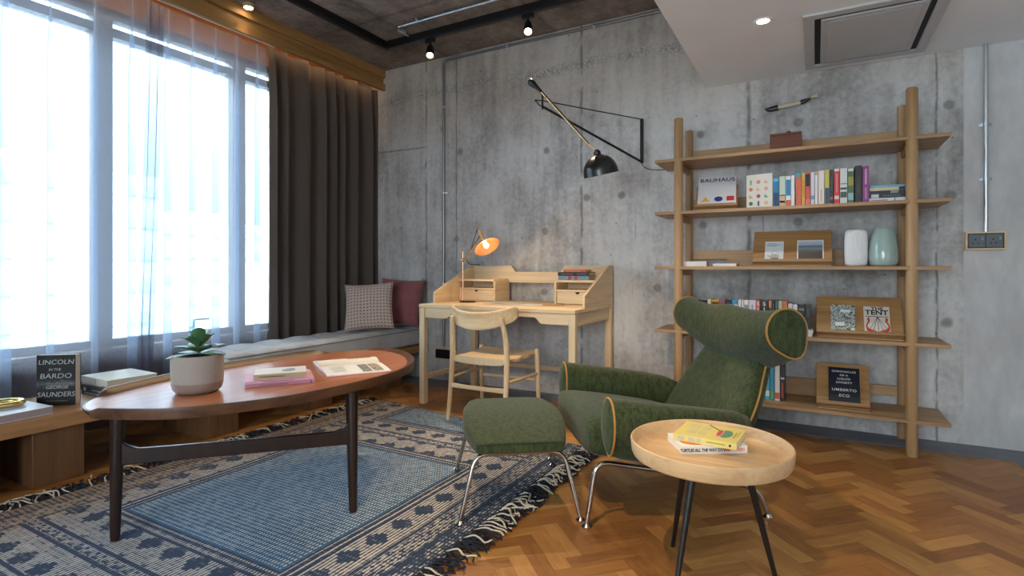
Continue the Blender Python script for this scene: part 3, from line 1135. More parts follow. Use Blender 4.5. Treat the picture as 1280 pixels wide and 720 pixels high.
# seat, sections from the front lip to the back
rings = []
for y, a, zc, b, p in ((-0.375, 0.30, 0.335, 0.055, 0.5), (-0.37, 0.325, 0.335, 0.075, 0.45), (-0.34, 0.335, 0.333, 0.088, 0.42), (-0.25, 0.34, 0.325, 0.088, 0.42), (-0.05, 0.34, 0.30, 0.085, 0.45), (0.12, 0.335, 0.275, 0.082, 0.5), (0.26, 0.32, 0.255, 0.07, 0.6)):
    rings.append([(x, y, z) for x, z in supr(0, zc, a, b, p)])
MB().loft(rings).build('seat', VELVET, chair, smooth=True, sub=1)
# back, sections from the bottom to the neck; local frame leans back
rings = []
for sdist, w, th in ((0.0, 0.335, 0.055), (0.06, 0.345, 0.062), (0.16, 0.345, 0.064), (0.28, 0.325, 0.060), (0.38, 0.285, 0.055), (0.46, 0.255, 0.052), (0.52, 0.25, 0.05)):
    ang = R(36 - 6 * sdist / 0.52)
    by, bz = 0.245 + sdist * math.sin(ang) * 1.0, 0.235 + sdist * math.cos(ang) * 1.0
    rr = []
    for x, h_ in supr(0, 0, w, th, 0.55):
        yy = by + h_ * math.cos(ang) - 0.030 * (x / w) ** 2 * (1 if h_ < 0 else 0.6)
        rr.append((x, yy, bz - h_ * math.sin(ang)))
    rings.append(rr)
MB().loft(rings).build('backrest', VELVET, chair, smooth=True, sub=1)
# horn headrest: bone-shaped bolster across the top, sections along the width
def horn_sec(s, n=30):
    q = min(1.0, abs(s) / 0.46)
    e = q ** 1.25
    b = 0.138 * (1 - e) + 0.090 * e
    a = 0.078 * (1 - q ** 2) + 0.088 * q ** 2
    zc = 0.737 * (1 - e) + 0.793 * e - 0.018 * math.sin(math.pi * q)
    yc = 0.432 - 0.010 * q
    out = []
    for j in range(n):
        t_ = 2 * math.pi * j / n
        c_, s_ = math.cos(t_), math.sin(t_)
        # pointed towards the lower rear
        pt = max(0.0, math.cos(t_ - R(-62))) ** 7 * 0.36
        out.append((s, yc + a * c_ * (1 + pt) + (0.03 * (1 - e)) * (-s_) * (1 if s_ < 0 else 0.4), zc + b * s_ * (1 + pt)))
    return out


HS = [-0.455, -0.45, -0.42, -0.36, -0.28, -0.18, -0.08, 0, 0.08, 0.18, 0.28, 0.36, 0.42, 0.45, 0.455]
MB().loft([horn_sec(s) for s in HS]).build('headrest', VELVET, chair, smooth=True, angle=60)
for sd in (1, -1):
    rr = horn_sec(0.455 * sd)
    cyy, czz = sum(p[1] for p in rr) / len(rr), sum(p[2] for p in rr) / len(rr)
    rings = [[(0.454 * sd, p[1], p[2]) for p in rr]]
    for q, o in ((0.97, 0.008), (0.8, 0.014), (0.45, 0.017), (0.12, 0.018)):
        rings.append([(0.455 * sd + o * sd, cyy + (p[1] - cyy) * q, czz + (p[2] - czz) * q) for p in rr])
    MB().loft(rings).build('headrest_end', VELVET, chair, smooth=True, angle=70)
    MB().tube([(0.458 * sd, cyy + (p[1] - cyy) * 1.01, czz + (p[2] - czz) * 1.01) for p in rr], 0.0048, 8, loop=True).build('piping', PIPING, chair, smooth=True)
    # back edge piping from the neck down
    pts = []
    for sdist, w in ((0.0, 0.335), (0.1, 0.347), (0.2, 0.342), (0.3, 0.318), (0.4, 0.278), (0.47, 0.256)):
        ang = R(36 - 6 * sdist / 0.52)
        pts.append((sd * (w + 0.002), 0.245 + sdist * math.sin(ang) - 0.022, 0.235 + sdist * math.cos(ang) + 0.0))
    MB().tube(smooth_path(pts, 6), 0.005, 8).build('piping', PIPING, chair, smooth=True)


def arm_sec(sd, y, top, bot, xi, xo, n=26):
    out = []
    for j in range(n):
        t_ = 2 * math.pi * j / n
        c_, s_ = math.cos(t_), math.sin(t_)
        zc, b = (top + bot) / 2, (top - bot) / 2
        wide = 1.0 if s_ > 0 else 1.0 - 0.42 * (-s_) ** 1.3
        x = (xi + xo) / 2 + (xo - xi) / 2 * math.copysign(abs(c_) ** 0.8, c_) * wide
        out.append((sd * x, y, zc + b * math.copysign(abs(s_) ** 0.85, s_)))
    return out


for sd in (1, -1):
    secs = [(-0.312, 0.527, 0.300, 0.342, 0.498), (-0.27, 0.524, 0.285, 0.338, 0.502), (-0.15, 0.508, 0.262, 0.335, 0.502), (0.0, 0.488, 0.242, 0.333, 0.498), (0.13, 0.470, 0.230, 0.330, 0.485), (0.24, 0.450, 0.225, 0.318, 0.450), (0.31, 0.42, 0.25, 0.30, 0.40)]
    MB().loft([arm_sec(sd, *s) for s in secs]).build('armrest', VELVET, chair, smooth=True, angle=60)
    rr = arm_sec(sd, *secs[0])
    cxx, czz = sum(p[0] for p in rr) / len(rr), sum(p[2] for p in rr) / len(rr)
    rings = [[(p[0], -0.311, p[2]) for p in rr]]
    for q, o in ((0.965, 0.007), (0.78, 0.018), (0.45, 0.026), (0.12, 0.029)):
        rings.append([(cxx + (p[0] - cxx) * q, -0.312 - o, czz + (p[2] - czz) * q) for p in rr])
    MB().loft(rings).build('armrest_end', VELVET, chair, smooth=True, angle=70)
    MB().tube([(cxx + (p[0] - cxx) * 1.012, -0.315, czz + (p[2] - czz) * 1.012) for p in rr], 0.0048, 8, loop=True).build('piping', PIPING, chair, smooth=True)
    # chrome tube: front leg, side rail, rear leg
    pts = fillet([(sd * 0.378, -0.395, 0.012 if sd > 0 else 0.023), (sd * 0.375, -0.355, 0.262), (sd * 0.345, 0.10, 0.172), (sd * 0.372, 0.345, 0.118), (sd * 0.385, 0.385, 0.012)], 0.06, 7)
    MB().tube(pts, 0.0105, 12).build('leg_frame', CHROME, chair, smooth=True)
    for fy, fx in ((-0.395, 0.378), (0.385, 0.385)):
        zf = 0.0130 if sd < 0 and fy < 0 else 0.0
        MB().lathe([(0.001, 0.0), (0.021, 0.0), (0.022, 0.004), (0.016, 0.010), (0.011, 0.016), (0.001, 0.016)], 20, Matrix.Translation((sd * fx, fy, zf))).build('foot_glide', CHROME, chair, smooth=True)
MB().tube([(-0.345, -0.05, 0.200), (0.345, -0.05, 0.200)], 0.0095, 10).build('cross_bar', CHROME, chair, smooth=True)
MB().tube([(-0.345, 0.13, 0.166), (0.345, 0.13, 0.166)], 0.0095, 10).build('cross_bar', CHROME, chair, smooth=True)

# ------------------------------------------------------------------ ottoman
ott = thing('ottoman', 'green velvet footstool on chrome legs in front of the lounge chair', 'footstool', (-1.235, 2.22, 0), R(-54))
rings = []
for x, a, top, bot in ((-0.302, 0.168, 0.366, 0.312), (-0.302, 0.172, 0.370, 0.308), (-0.296, 0.176, 0.377, 0.302), (-0.24, 0.196, 0.386, 0.295), (-0.12, 0.222, 0.392, 0.288), (0.0, 0.230, 0.390, 0.285), (0.12, 0.224, 0.380, 0.284), (0.22, 0.205, 0.356, 0.284), (0.285, 0.186, 0.336, 0.287), (0.297, 0.181, 0.332, 0.290), (0.300, 0.179, 0.329, 0.293), (0.300, 0.176, 0.327, 0.296)):
    zc, b = (top + bot) / 2, (top - bot) / 2
    rings.append([(x, y, z) for y, z in supr(0, zc, a, b, 0.30, 44)])
cush = MB().loft(rings).build('cushion', VELVET, ott, smooth=True, angle=45)
rr = [(0.300, y, z) for y, z in supr(0, 0.311, 0.1795, 0.0195, 0.28, 40)]
MB().tube(rr, 0.0035, 6, loop=True).build('piping', plain('#2a3420', 0.8), ott, smooth=True)
for x, x2 in ((0.262, 0.300), (-0.262, -0.300)):
    pts = fillet([(x2, -0.250, 0.022), (x, -0.185, 0.278), (x, 0.185, 0.278), (x2, 0.250, 0.01 if x2 > 0 else 0.022)], 0.055, 7)
    MB().tube(pts, 0.0098, 12).build('leg_frame', CHROME, ott, smooth=True)
    for y in (-0.250, 0.250):
        zf = 0.0 if x2 > 0 and y > 0 else 0.0130
        MB().lathe([(0.001, 0.0), (0.019, 0.0), (0.020, 0.004), (0.014, 0.010), (0.010, 0.015), (0.001, 0.015)], 18, Matrix.Translation((x2, y, zf))).build('foot_glide', CHROME, ott, smooth=True)
for y in (-0.12, 0.12):
    MB().tube([(-0.262, y, 0.281), (0.262, y, 0.281)], 0.007, 8).build('cross_bar', CHROME, ott, smooth=True)

# ------------------------------------------------------------------ round tray table
TXc, TYc = -0.310, 1.905
side = thing('tray_table', 'round pale wooden tray table on black legs beside the lounge chair', 'table', (TXc, TYc, 0))
prof = [(r_ * 0.912, z_ + 0.0290) for r_, z_ in ((0.001, 0.388), (0.20, 0.388), (0.262, 0.391), (0.272, 0.396), (0.277, 0.406), (0.281, 0.440), (0.280, 0.446), (0.277, 0.448), (0.273, 0.446), (0.268, 0.436), (0.256, 0.416), (0.240, 0.4075), (0.228, 0.4065), (0.2265, 0.4050), (0.225, 0.4065), (0.001, 0.4065))]
MB().lathe(prof, 72).build('tray', TRAYW, side, smooth=True, angle=28)
MB().lathe([(0.001, 0.4065), (0.115, 0.4065), (0.115, 0.4168), (0.001, 0.4168)], 36).build('mounting_ring', BLACK, side, smooth=True)
for fx, fy, tx, ty in ((-0.472, 2.092, -0.405, 2.005), (-0.387, 1.727, -0.352, 1.860), (-0.110, 1.998, -0.205, 1.975)):
    tx, ty = tx * 0.97, ty * 0.97
    MB().tube([(fx - TXc, fy - TYc, 0.001), (tx - TXc, ty - TYc, 0.4105)], [0.0075, 0.0125], 14).build('leg', BLACK, side, smooth=True)

# ------------------------------------------------------------------ writing desk with hutch
DX, DY = -2.035, 3.72
desk = thing('writing_desk', 'pale wooden writing desk with raised hutch against the concrete wall', 'desk', (DX, DY, 0))
xl, xr, yf, yb = -0.625, 0.625, -0.355, 0.36
for x in (xl, xr):
    for y in (yf, yb):
        MB().prism([(x - 0.024, y - 0.024), (x + 0.024, y - 0.024), (x + 0.024, y + 0.024), (x - 0.024, y + 0.024)], 0, 0.742).build('leg', ASH[2], desk, bevel=0.004)
MB().box(xl - 0.026, xr + 0.026, -0.383, 0.385, 0.745, 0.772).build('desktop', ASH[0], desk, bevel=0.003)
hw = xr - 0.024
ap = [(-hw, 0.745), (-hw, 0.668), (-hw + 0.20, 0.668)]
for i in range(9):
    q = i / 8
    ap.append((-hw + 0.20 + 0.06 * q, 0.668 + 0.042 * (0.5 - 0.5 * math.cos(math.pi * q))))
ap += [(-a, b) for a, b in reversed(ap[2:])]
ap += [(hw, 0.668), (hw, 0.745)]
MB().prism(ap, yf - 0.015, yf + 0.007, 'y').build('apron', ASH[0], desk, bevel=0.002)
for x in (xl, xr):
    MB().box(x - 0.012, x + 0.012, yf + 0.024, yb - 0.024, 0.655, 0.745).build('side_rail', ASH[1], desk, bevel=0.002)
    MB().box(x - 0.012, x + 0.012, yf + 0.024, yb - 0.024, 0.185, 0.222).build('stretcher', ASH[1], desk, bevel=0.003)
MB().box(-hw, hw, yb - 0.012, yb + 0.012, 0.205, 0.242).build('stretcher', ASH[0], desk, bevel=0.003)
MB().box(-hw, hw, yb - 0.01, yb + 0.01, 0.655, 0.745).build('back_rail', ASH[0], desk, bevel=0.003)
# hutch
prof = [(-0.205, 0.772), (-0.205, 0.845), (-0.200, 0.858), (0.300, 1.066), (0.312, 1.072), (0.385, 1.072), (0.385, 0.772)]
for x in (xl - 0.024, xr + 0.004):
    MB().prism(prof, x, x + 0.02, 'x').build('hutch_side', ASH[1], desk, bevel=0.003)
bp = [(-0.629, 0.925), (0.629, 0.925), (0.629, 1.070), (0.245, 1.070)]
for i in range(9):
    q = i / 8
    bp.append((0.245 - 0.045 * q, 1.070 - 0.052 * math.sin(q * math.pi / 2)))
bp += [(-a, b) for a, b in reversed(bp[3:])]
bp += [(-0.629, 1.070)]
MB().prism(bp, 0.365, 0.385, 'y').build('hutch_back', ASH[0], desk, bevel=0.003)
for sd, xa, xb in (('l', -0.629, -0.275), ('r', 0.275, 0.629)):
    xi = xb if sd == 'l' else xa
    MB().box(xa, xb, 0.120, 0.365, 0.940, 0.958).build('hutch_shelf', ASH[0], desk, bevel=0.002)
    MB().box(xi - 0.009, xi + 0.009, 0.125, 0.365, 0.772, 0.940).build('hutch_divider', ASH[1], desk, bevel=0.002)
    ca, cb = (xa, xb - 0.009) if sd == 'l' else (xa + 0.009, xb)
    MB().box(ca, cb, 0.128, 0.365, 0.868, 0.884).build('cubby_shelf', ASH[0], desk, bevel=0.002)
    MB().box(ca, cb, 0.355, 0.365, 0.884, 0.940).build('cubby_back', ASH[0], desk)
    mid = (ca + cb) / 2
    pr = [(ca + 0.003, 0.776), (cb - 0.003, 0.776), (cb - 0.003, 0.866), (mid + 0.017, 0.866)]
    for i in range(9):
        a = math.pi * i / 8
        pr.append((mid + 0.017 * math.cos(a), 0.866 - 0.017 * math.sin(a)))
    pr += [(mid - 0.017, 0.866), (ca + 0.003, 0.866)]
    dr = MB().prism(pr, 0.130, 0.145, 'y').build('drawer', ASH[0], desk, bevel=0.0015)
    MB().box(ca + 0.005, cb - 0.005, 0.145, 0.35, 0.777, 0.862).build('drawer_box', ASH[0], dr)
    MB().prism([(mid + 0.020, 0.8655), (mid - 0.020, 0.8655), (mid - 0.020, 0.842), (mid + 0.020, 0.842)], 0.1435, 0.1445, 'y').build('finger_notch', BLACKM, dr)

# ------------------------------------------------------------------ desk chair
ch = thing('desk_chair', 'pale oak chair with curved backrest and woven cord seat at the desk', 'chair', (-1.972, 3.27, 0))


def dleg(pts, rs):
    return MB().tube(smooth_path(pts, 5), None or _interp(rs, 5), 14)


def _interp(rs, per):
    out = []
    for a, b in zip(rs[:-1], rs[1:]):
        out += [a + (b - a) * k / per for k in range(per)]
    return out + [rs[-1]]


for sd in (-1, 1):
    x = 0.218 * sd
    dleg([(x * 1.01, -0.235, 0.0130), (x, -0.205, 0.22), (x * 0.985, -0.185, 0.44), (x * 0.96, -0.195, 0.60), (x * 0.88, -0.225, 0.725)], [0.012, 0.0165, 0.0195, 0.018, 0.0145]).build('leg', CHAIRW[2], ch, smooth=True)
    dleg([(x * 1.09, 0.235, 0.001), (x * 1.09, 0.225, 0.22), (x * 1.08, 0.215, 0.40), (x * 1.07, 0.212, 0.475)], [0.012, 0.0165, 0.0175, 0.013]).build('leg', CHAIRW[2], ch, smooth=True)
    MB().tube([(x * 1.0, -0.20, 0.30), (x * 1.085, 0.222, 0.30)], 0.0105, 10).build('stretcher', CHAIRW[1], ch, smooth=True)
MB().prism([(-0.205, 0.235), (0.205, 0.235), (0.205, 0.268), (0.10, 0.262), (-0.10, 0.262), (-0.205, 0.268)], -0.215, -0.197, 'y').build('stretcher', CHAIRW[0], ch, bevel=0.003)
MB().tube([(-0.22, 0.222, 0.25), (0.22, 0.222, 0.25)], 0.0105, 10).build('stretcher', CHAIRW[0], ch, smooth=True)


def seatpt(u, v):
    a = 2 * math.pi * u
    cx_, cz_ = math.cos(a), math.sin(a)
    y = -0.20 + 0.43 * v
    w = 0.205 + 0.025 * v
    x = w * math.copysign(abs(cx_) ** 0.35, cx_)
    zc = 0.428 + 0.018 * abs(x / w) ** 2 * (0.4 + 0.6 * v) - 0.010 * math.sin(math.pi * v)
    z = zc + 0.024 * math.copysign(abs(cz_) ** 0.5, cz_)
    return (x, y, z)


g = MB().grid(seatpt, 44, 20, True)
g.f += [list(range(43, -1, -1)), list(range(19 * 44, 20 * 44))]
g.mi += [0, 0]
g.build('seat', CORD, ch, smooth=True, angle=60)


def backpt(thick):
    def fn(u, v):
        # panel wraps forward at both ends
        s = u * 2 - 1
        ang = s * R(52)
        x = 0.335 * math.sin(ang)
        y = -0.265 + 0.31 * (1 - math.cos(ang)) + thick
        c4 = max(0.0, abs(s) - 0.88) / 0.12
        low = 0.640 + 0.075 * abs(s) ** 2.0 + 0.018 * c4 ** 2
        high = 0.756 + 0.050 * abs(s) ** 2.0 - 0.014 * c4 ** 2
        z = low + (high - low) * v
        return (x, y - 0.012 * (v - 0.5) + 0.012 * (1 - (2 * v - 1) ** 2) * 0.5, z)
    return fn


g = MB().grid(backpt(0.0), 33, 9)
bk = g.build('backrest', CHAIRW[0], ch, smooth=True, solid=0.016)
bk.location = (0, 0.018, 0)

# ------------------------------------------------------------------ bookcase
SHX0, SHX1, SHF, SHB = -0.959, 0.637, 3.715, 4.085
SZ = [0.209, 0.635, 1.061, 1.430, 1.783]
bc = thing('bookshelf', 'open oak bookshelf with round posts and five shelves against the wall', 'bookshelf', (0, 0, 0))
for x in (-0.806, 0.467):
    MB().lathe([(0.001, 0.0), (0.027, 0.0), (0.029, 0.003), (0.029, 2.047), (0.025, 2.053), (0.001, 2.053)], 24, Matrix.Translation((x, 3.742, 0))).build('post', OAK[2], bc, smooth=True)
    MB().lathe([(0.001, 0.002), (0.026, 0.002), (0.026, 2.045), (0.022, 2.050), (0.001, 2.050)], 24, Matrix.Translation((x - 0.003, 4.108, 0))).build('post', OAK[2], bc, smooth=True)
    for z in SZ:
        MB().box(x - 0.013, x + 0.010, 3.765, 4.09, z - 0.062, z - 0.0214).build('bracket', OAK[1], bc, bevel=0.003)
for z in SZ:
    MB().box(SHX0, SHX1, SHF, SHB, z - 0.0212, z - 0.0006).build('shelf_board', OAK[0], bc, bevel=0.002)
    a, b = -0.775, 0.438
    notch = 0.050 if z < 1.7 else 0.0
    if notch:
        pr = [(-0.54, z), (0.20, z)]
        for i in range(7):
            q = math.pi / 2 * i / 6
            pr.append((0.20 + 0.018 * (1 - math.cos(q)), z + notch - 0.018 + 0.018 * math.sin(q)))
        pr += [(b, z + notch), (b, z + 0.112), (a, z + 0.112), (a, z + notch)]
        pr += [(-0.54 - 0.018 * (1 - math.cos(math.pi / 2 * i / 6)), z + notch - 0.018 + 0.018 * math.sin(math.pi / 2 * i / 6)) for i in range(6, -1, -1)]
    else:
        pr = [(a, z), (b, z), (b, z + 0.112), (a, z + 0.112)]
    MB().prism(pr, 4.088, 4.106, 'y').build('back_rail', OAK[0], bc, bevel=0.002)


def book(label, w, h, d, col, loc, rot=(0, 0, 0), group=None, pages=PAPER, bands=(), cat='book', name='book', rough=0.45, cover=None):
    """upright book, spine to -y, standing on z=0; bands = (z0, z1, colour) on the spine"""
    t = thing(name, label, cat, loc, 0, group, rot)
    q = min(0.0022, w * 0.16)
    x = w / 2
    MB().prism([(-x, 0), (x, 0), (x, d), (x - q, d), (x - q, q), (-x + q, q), (-x + q, d), (-x, d)], 0, h).build('cover', cover or plain(col, rough), t)
    MB().box(-x + q, x - q, q, d - 0.003, 0.0015, h - 0.002).build('pages', pages, t)
    for bd in bands:
        z0, z1, c = bd[:3]
        e = x * (0.30 if z1 - z0 > 0.25 and len(bd) == 3 else 0.9)      # lettering strip or full colour block
        MB().box(-e, e, -0.0006, 0.0002, z0 * h, z1 * h).build('spine_print', plain(c, 0.5), t)
    return t


# upright row on the second shelf from the top
G2 = 'upright books on the shelf above the vases'
row = [
    (-0.226, -0.190, 0.187, '#1f7fb5', 'blue book standing left of the mint-topped patterned book', ((0.05, 0.48, '#134a78', 1), (0.86, 0.96, '#6fb9dd'))),
    (-0.188, -0.154, 0.191, '#c8d8c4', 'pale mint book with a pastel striped lower spine beside the blue book', ((0.03, 0.36, '#d9b59a', 1), (0.36, 0.40, '#3a5a58'), (0.14, 0.2, '#9fc6b0'))),
    (-0.152, -0.124, 0.190, '#e3e6ea', 'white book with a blue block and orange patch on its spine', ((0.36, 0.88, '#2683bd', 1), (0.03, 0.22, '#d9663f'))),
    (-0.123, -0.103, 0.192, '#e6e6e8', 'plain white book left of the orange-red spine with a teal tip', ()),
    (-0.098, -0.066, 0.206, '#d4663e', 'orange-red book with a teal tip at the top of its spine', ((0.88, 1.0, '#3aa7b5'),)),
    (-0.065, -0.046, 0.202, '#d9a436', 'slim mustard-yellow book between two orange and red ones', ((0.3, 0.8, '#b98324'),)),
    (-0.045, -0.018, 0.204, '#d4503f', 'red book with a black oval near the top of its spine', ((0.58, 0.95, '#17161a', 1), (0.05, 0.2, '#e8786a'))),
    (-0.016, 0.003, 0.203, '#d9d5e2', 'slim lavender-white book with a blue dash low on the spine', ((0.18, 0.3, '#5aa8c9'),)),
    (0.005, 0.022, 0.203, '#e4dfe4', 'slim white book with a small orange mark at the top', ((0.9, 0.98, '#e29a66'),)),
    (0.024, 0.056, 0.208, '#e5dcd2', 'thick cream book with faint orange lettering on the spine', ((0.08, 0.45, '#d8b3a0'),)),
    (0.058, 0.082, 0.211, '#c9b84a', 'olive-yellow book with a dark blue lower spine', ((0.02, 0.48, '#23567a', 1),)),
    (0.083, 0.103, 0.210, '#1c2327', 'dark patterned book left of the red one with a white top', ((0.15, 0.22, '#c2563f'), (0.4, 0.8, '#39525a'))),
    (0.106, 0.134, 0.212, '#cf2b37', 'bright red book with a white top edge on the spine', ((0.93, 1.0, '#e3dedb'), (0.14, 0.24, '#e9c9c6'), (0.34, 0.86, '#e28a86'))),
    (0.136, 0.174, 0.212, '#d3d7d2', 'thick white book with black floral sprigs on the spine', ((0.18, 0.34, '#4a5450'), (0.40, 0.46, '#39423f'), (0.55, 0.58, '#7c8a84'))),
    (0.175, 0.207, 0.213, '#4d6a3f', 'leafy green and white patterned book left of the black one', ((0.1, 0.3, '#8fbac0'), (0.5, 0.75, '#9a9a48'), (0.9, 0.98, '#d7dcd2'))),
    (0.212, 0.247, 0.222, '#131416', 'tall black book beside the purple book', ((0.25, 0.7, '#3c3b26'),)),
    (0.249, 0.283, 0.216, '#8a2f7d', 'purple book at the right end of the upright row', ((0.1, 0.42, '#b77cb0'), (0.5, 0.92, '#c99ac2'))),
]
for x0, x1, h_, c_, lb, bn in row:
    dx = 0.012
    book(lb, x1 - x0 - 0.0015, h_ * 1.0, 0.135, c_, ((x0 + x1) / 2 - dx, 3.785 + random.uniform(-0.004, 0.006), SZ[3]), group=G2, bands=bn)
# cream book with coloured shapes turned half to the room
cb = book('cream book with pastel geometric shapes on its cover beside the blue spine', 0.020, 0.213, 0.155, '#e6e2d8', (-0.236, 3.770, SZ[3]), (0, 0, R(78)), pages=PAPER)
shp = ['#7fb08a', '#d9889a', '#e8b79a', '#d98b5a', '#ddc27a', '#e6a79a', '#d9b056', '#b84a58', '#6bb3a6', '#2f7a6a', '#4a5058', '#e3bf86']
for i, c_ in enumerate(shp):
    r_, q = divmod(i, 3)
    yy, zz = 0.128 - q * 0.046, 0.165 - r_ * 0.045
    m = MB()
    if i in (0, 10):
        m.box(-0.0106, -0.0098, yy - 0.005, yy + 0.005, zz - 0.016, zz + 0.014)
    elif i % 2:
        m.prism(circle(yy, zz, 0.012, 16), -0.0106, -0.0098, 'x')
    else:
        m.prism([(yy - 0.013, zz - 0.012), (yy + 0.013, zz - 0.012), (yy + 0.006, zz + 0.012)], -0.0106, -0.0098, 'x')
    m.build('cover_print', plain(c_, 0.5), cb)


def flat_book(label, ln, dp, th, col, loc, rz, group=None, bands=(), pages=PAPER, cover=None, tilt=0.0):
    """book lying flat: spine along local x facing -y, length ln, depth dp, thickness th"""
    return book(label, th, ln, dp, col, (loc[0], loc[1], loc[2] + th / 2), (0, R(90), rz), group, pages, bands, cover=cover)


z = SZ[3]
GS = 'books stacked flat at the end of the upright row'
for lb, ln, th, c_, bn in (('white flat book at the bottom of the stack by the right post', 0.180, 0.026, '#dfe3e6', ((0.06, 0.5, '#b28a98'), (0.68, 0.70, '#1f2a40'))),
                           ('black flat book above the white one by the right post', 0.185, 0.024, '#101318', ((0.04, 0.24, '#cfd3d6'), (0.34, 0.8, '#5a636c'))),
                           ('thin black flat book with grey lettering, middle of the stack', 0.175, 0.018, '#14161b', ((0.58, 0.8, '#8f989c'),)),
                           ('cream flat book with a navy end below the blue one', 0.168, 0.020, '#d3c69d', ((0.84, 1.0, '#152242'),)),
                           ('thin light blue flat book on top of the stack', 0.172, 0.012, '#5fa9c9', ((0.05, 0.7, '#7dbbd4'),))):
    flat_book(lb, ln, 0.13, th - 0.0008, c_, (0.272 + random.uniform(-0.002, 0.002), 3.80, z), 0, GS, bn)
    z += th


# lecterns: tilted panel with a grooved ledge
def lectern(label, w, hgt, loc, rz, back=34, deep=0.10):
    t = thing('book_stand', label, 'book stand', loc, rz)
    a = R(back)
    M = Matrix.Rotation(-a, 4, 'X')
    p = MB()
    p.prism([(-w / 2 + 0.008, 0.004), (w / 2 - 0.008, 0.004), (w / 2, 0.012), (w / 2, hgt - 0.006), (w / 2 - 0.006, hgt), (-w / 2 + 0.006, hgt), (-w / 2, hgt - 0.006), (-w / 2, 0.012)], -0.007, 0.007, 'y', M)
    p.build('panel', wood('stand_oak', '#8a643c', '#a67d4e', '#b98f60', 0) if 'stand_oak' not in bpy.data.materials else bpy.data.materials['stand_oak'], t, bevel=0.002)
    MB().box(-w / 2, w / 2, -0.040, -0.0075, 0.010, 0.022, M).build('ledge', OAK[0], t, bevel=0.003)
    MB().box(-w / 2 + 0.012, w / 2 - 0.012, -0.040, -0.030, 0.022, 0.030, M).build('ledge_lip', OAK[0], t, bevel=0.002)
    yb_ = hgt * math.sin(a)
    MB().prism([(0.018, 0.008), (yb_ * 0.9, 0.008), (yb_ * 0.9, (yb_ * 0.9 - 0.0105) / math.tan(a))], -0.01, 0.01, 'x').build('strut', OAK[1], t)
    MB().box(-w / 2 + 0.004, w / 2 - 0.004, -0.038, yb_ * 0.9, 0.0, 0.0075).build('foot_board', OAK[0], t, bevel=0.002)
    return t, M


def on_stand(t, loc, M, rz, x, w, h_, th):
    """matrix of a booklet resting on the ledge (origin = bottom centre of its back)"""
    return Matrix.Translation(loc) @ Matrix.Rotation(rz, 4, 'Z') @ M @ Matrix.Translation((x, -0.0075, 0.0225))


def place(o, Mw):
    o.matrix_world = Mw
    o.location, o.rotation_euler = Mw.to_translation(), Mw.to_euler()


def booklet(label, w, h_, th, mat, Mw, cat='book', name='book', zs=1.0):
    """front-facing book, back against +y=0, cover facing -y"""
    t = thing(name, label, cat)
    place(t, Mw)
    t.scale = (1, 1, zs)
    MB().box(-w / 2 + 0.0015, w / 2 - 0.0015, -th + 0.0015, -0.0016, 0.0012, h_ - 0.0015).build('pages', PAPER, t)
    MB().prism([(-w / 2, -0.0002), (-w / 2, -th), (w / 2, -th), (w / 2, -th + 0.0014), (-w / 2 + 0.0014, -th + 0.0014), (-w / 2 + 0.0014, -0.0016), (w / 2, -0.0016), (w / 2, -0.0002)], 0, h_).build('cover', mat, t)
    return t


FACE = (R(90), 0, 0)
# teapot booklet and seaside booklet on the middle shelf
loc = (-0.136, 3.820, SZ[2])
st, M = lectern('wide wooden book stand on the middle shelf beside the two vases', 0.445, 0.272, loc, 0)
b = booklet('white booklet with a teapot drawing on the middle-shelf stand', 0.108, 0.146, 0.006, plain('#dcdfe0', 0.5), on_stand(st, loc, M, 0, -0.098, 0, 0, 0), zs=1.11)
for i, wd in enumerate((0.055, 0.085, 0.06)):
    MB().box(-0.045, -0.045 + wd, -0.0066, -0.0058, 0.128 - i * 0.008, 0.131 - i * 0.008).build('cover_print', plain('#7a97ad', 0.6), b)
tp = MB().prism(circle(0.004, 0.038, 0.026, 24, 0.017), -0.0068, -0.0058, 'y').build('cover_print', plain('#b9b2a8', 0.6), b)
MB().prism([(-0.018, 0.042), (-0.038, 0.050), (-0.040, 0.045), (-0.020, 0.030)], -0.0067, -0.0058, 'y').build('cover_print', plain('#b9b2a8', 0.6), b)
MB().tube([(0.004 + 0.020 * math.cos(a), -0.0064, 0.052 + 0.028 * math.sin(a)) for a in [math.pi * i / 12 for i in range(13)]], 0.0008, 6).build('cover_print', plain('#8f8a84', 0.6), b)
MB().prism(circle(0.004, 0.024, 0.024, 20, 0.004), -0.0071, -0.0066, 'y').build('cover_print', plain('#4a4744', 0.6), b)
b = booklet('square booklet with a grey beach photograph on the middle-shelf stand', 0.146, 0.150, 0.007, plain('#e3e3e0', 0.4), on_stand(st, loc, M, 0, 0.105, 0, 0, 0), zs=1.11)
MB().box(-0.066, 0.066, -0.0077, -0.0068, 0.004, 0.142).build('cover_photo', SEA, b)
MB().box(0.008, 0.060, -0.0081, -0.0076, 0.014, 0.020).build('cover_print', WHITE, b)
# camouflage and tent books on the shelf below
loc = (0.222, 3.815, SZ[1])
st, M = lectern('wide wooden book stand holding two paperbacks on the second shelf from the bottom', 0.440, 0.282, loc, 0)
b = booklet('paperback with green and white swirled cover on the lower wide stand', 0.126, 0.170, 0.014, CAMO, on_stand(st, loc, M, 0, -0.080, 0, 0, 0), zs=1.11)
for x0_, x1_, z0_, z1_ in ((-0.012, 0.040, 0.125, 0.142), (-0.040, 0.008, 0.040, 0.062), (0.040, 0.058, 0.006, 0.028)):
    MB().box(x0_, x1_, -0.0148, -0.0138, z0_, z1_).build('cover_print', WHITE, b)
b = booklet('white paperback titled TENT with red animals on its cover', 0.128, 0.166, 0.014, plain('#d9d2c6', 0.5), on_stand(st, loc, M, 0, 0.092, 0, 0, 0), zs=1.11)
text('THE', 0.026, BLACKM, b, (0.004, -0.0145, 0.152), FACE, sx=1.3, bold=0.0006)
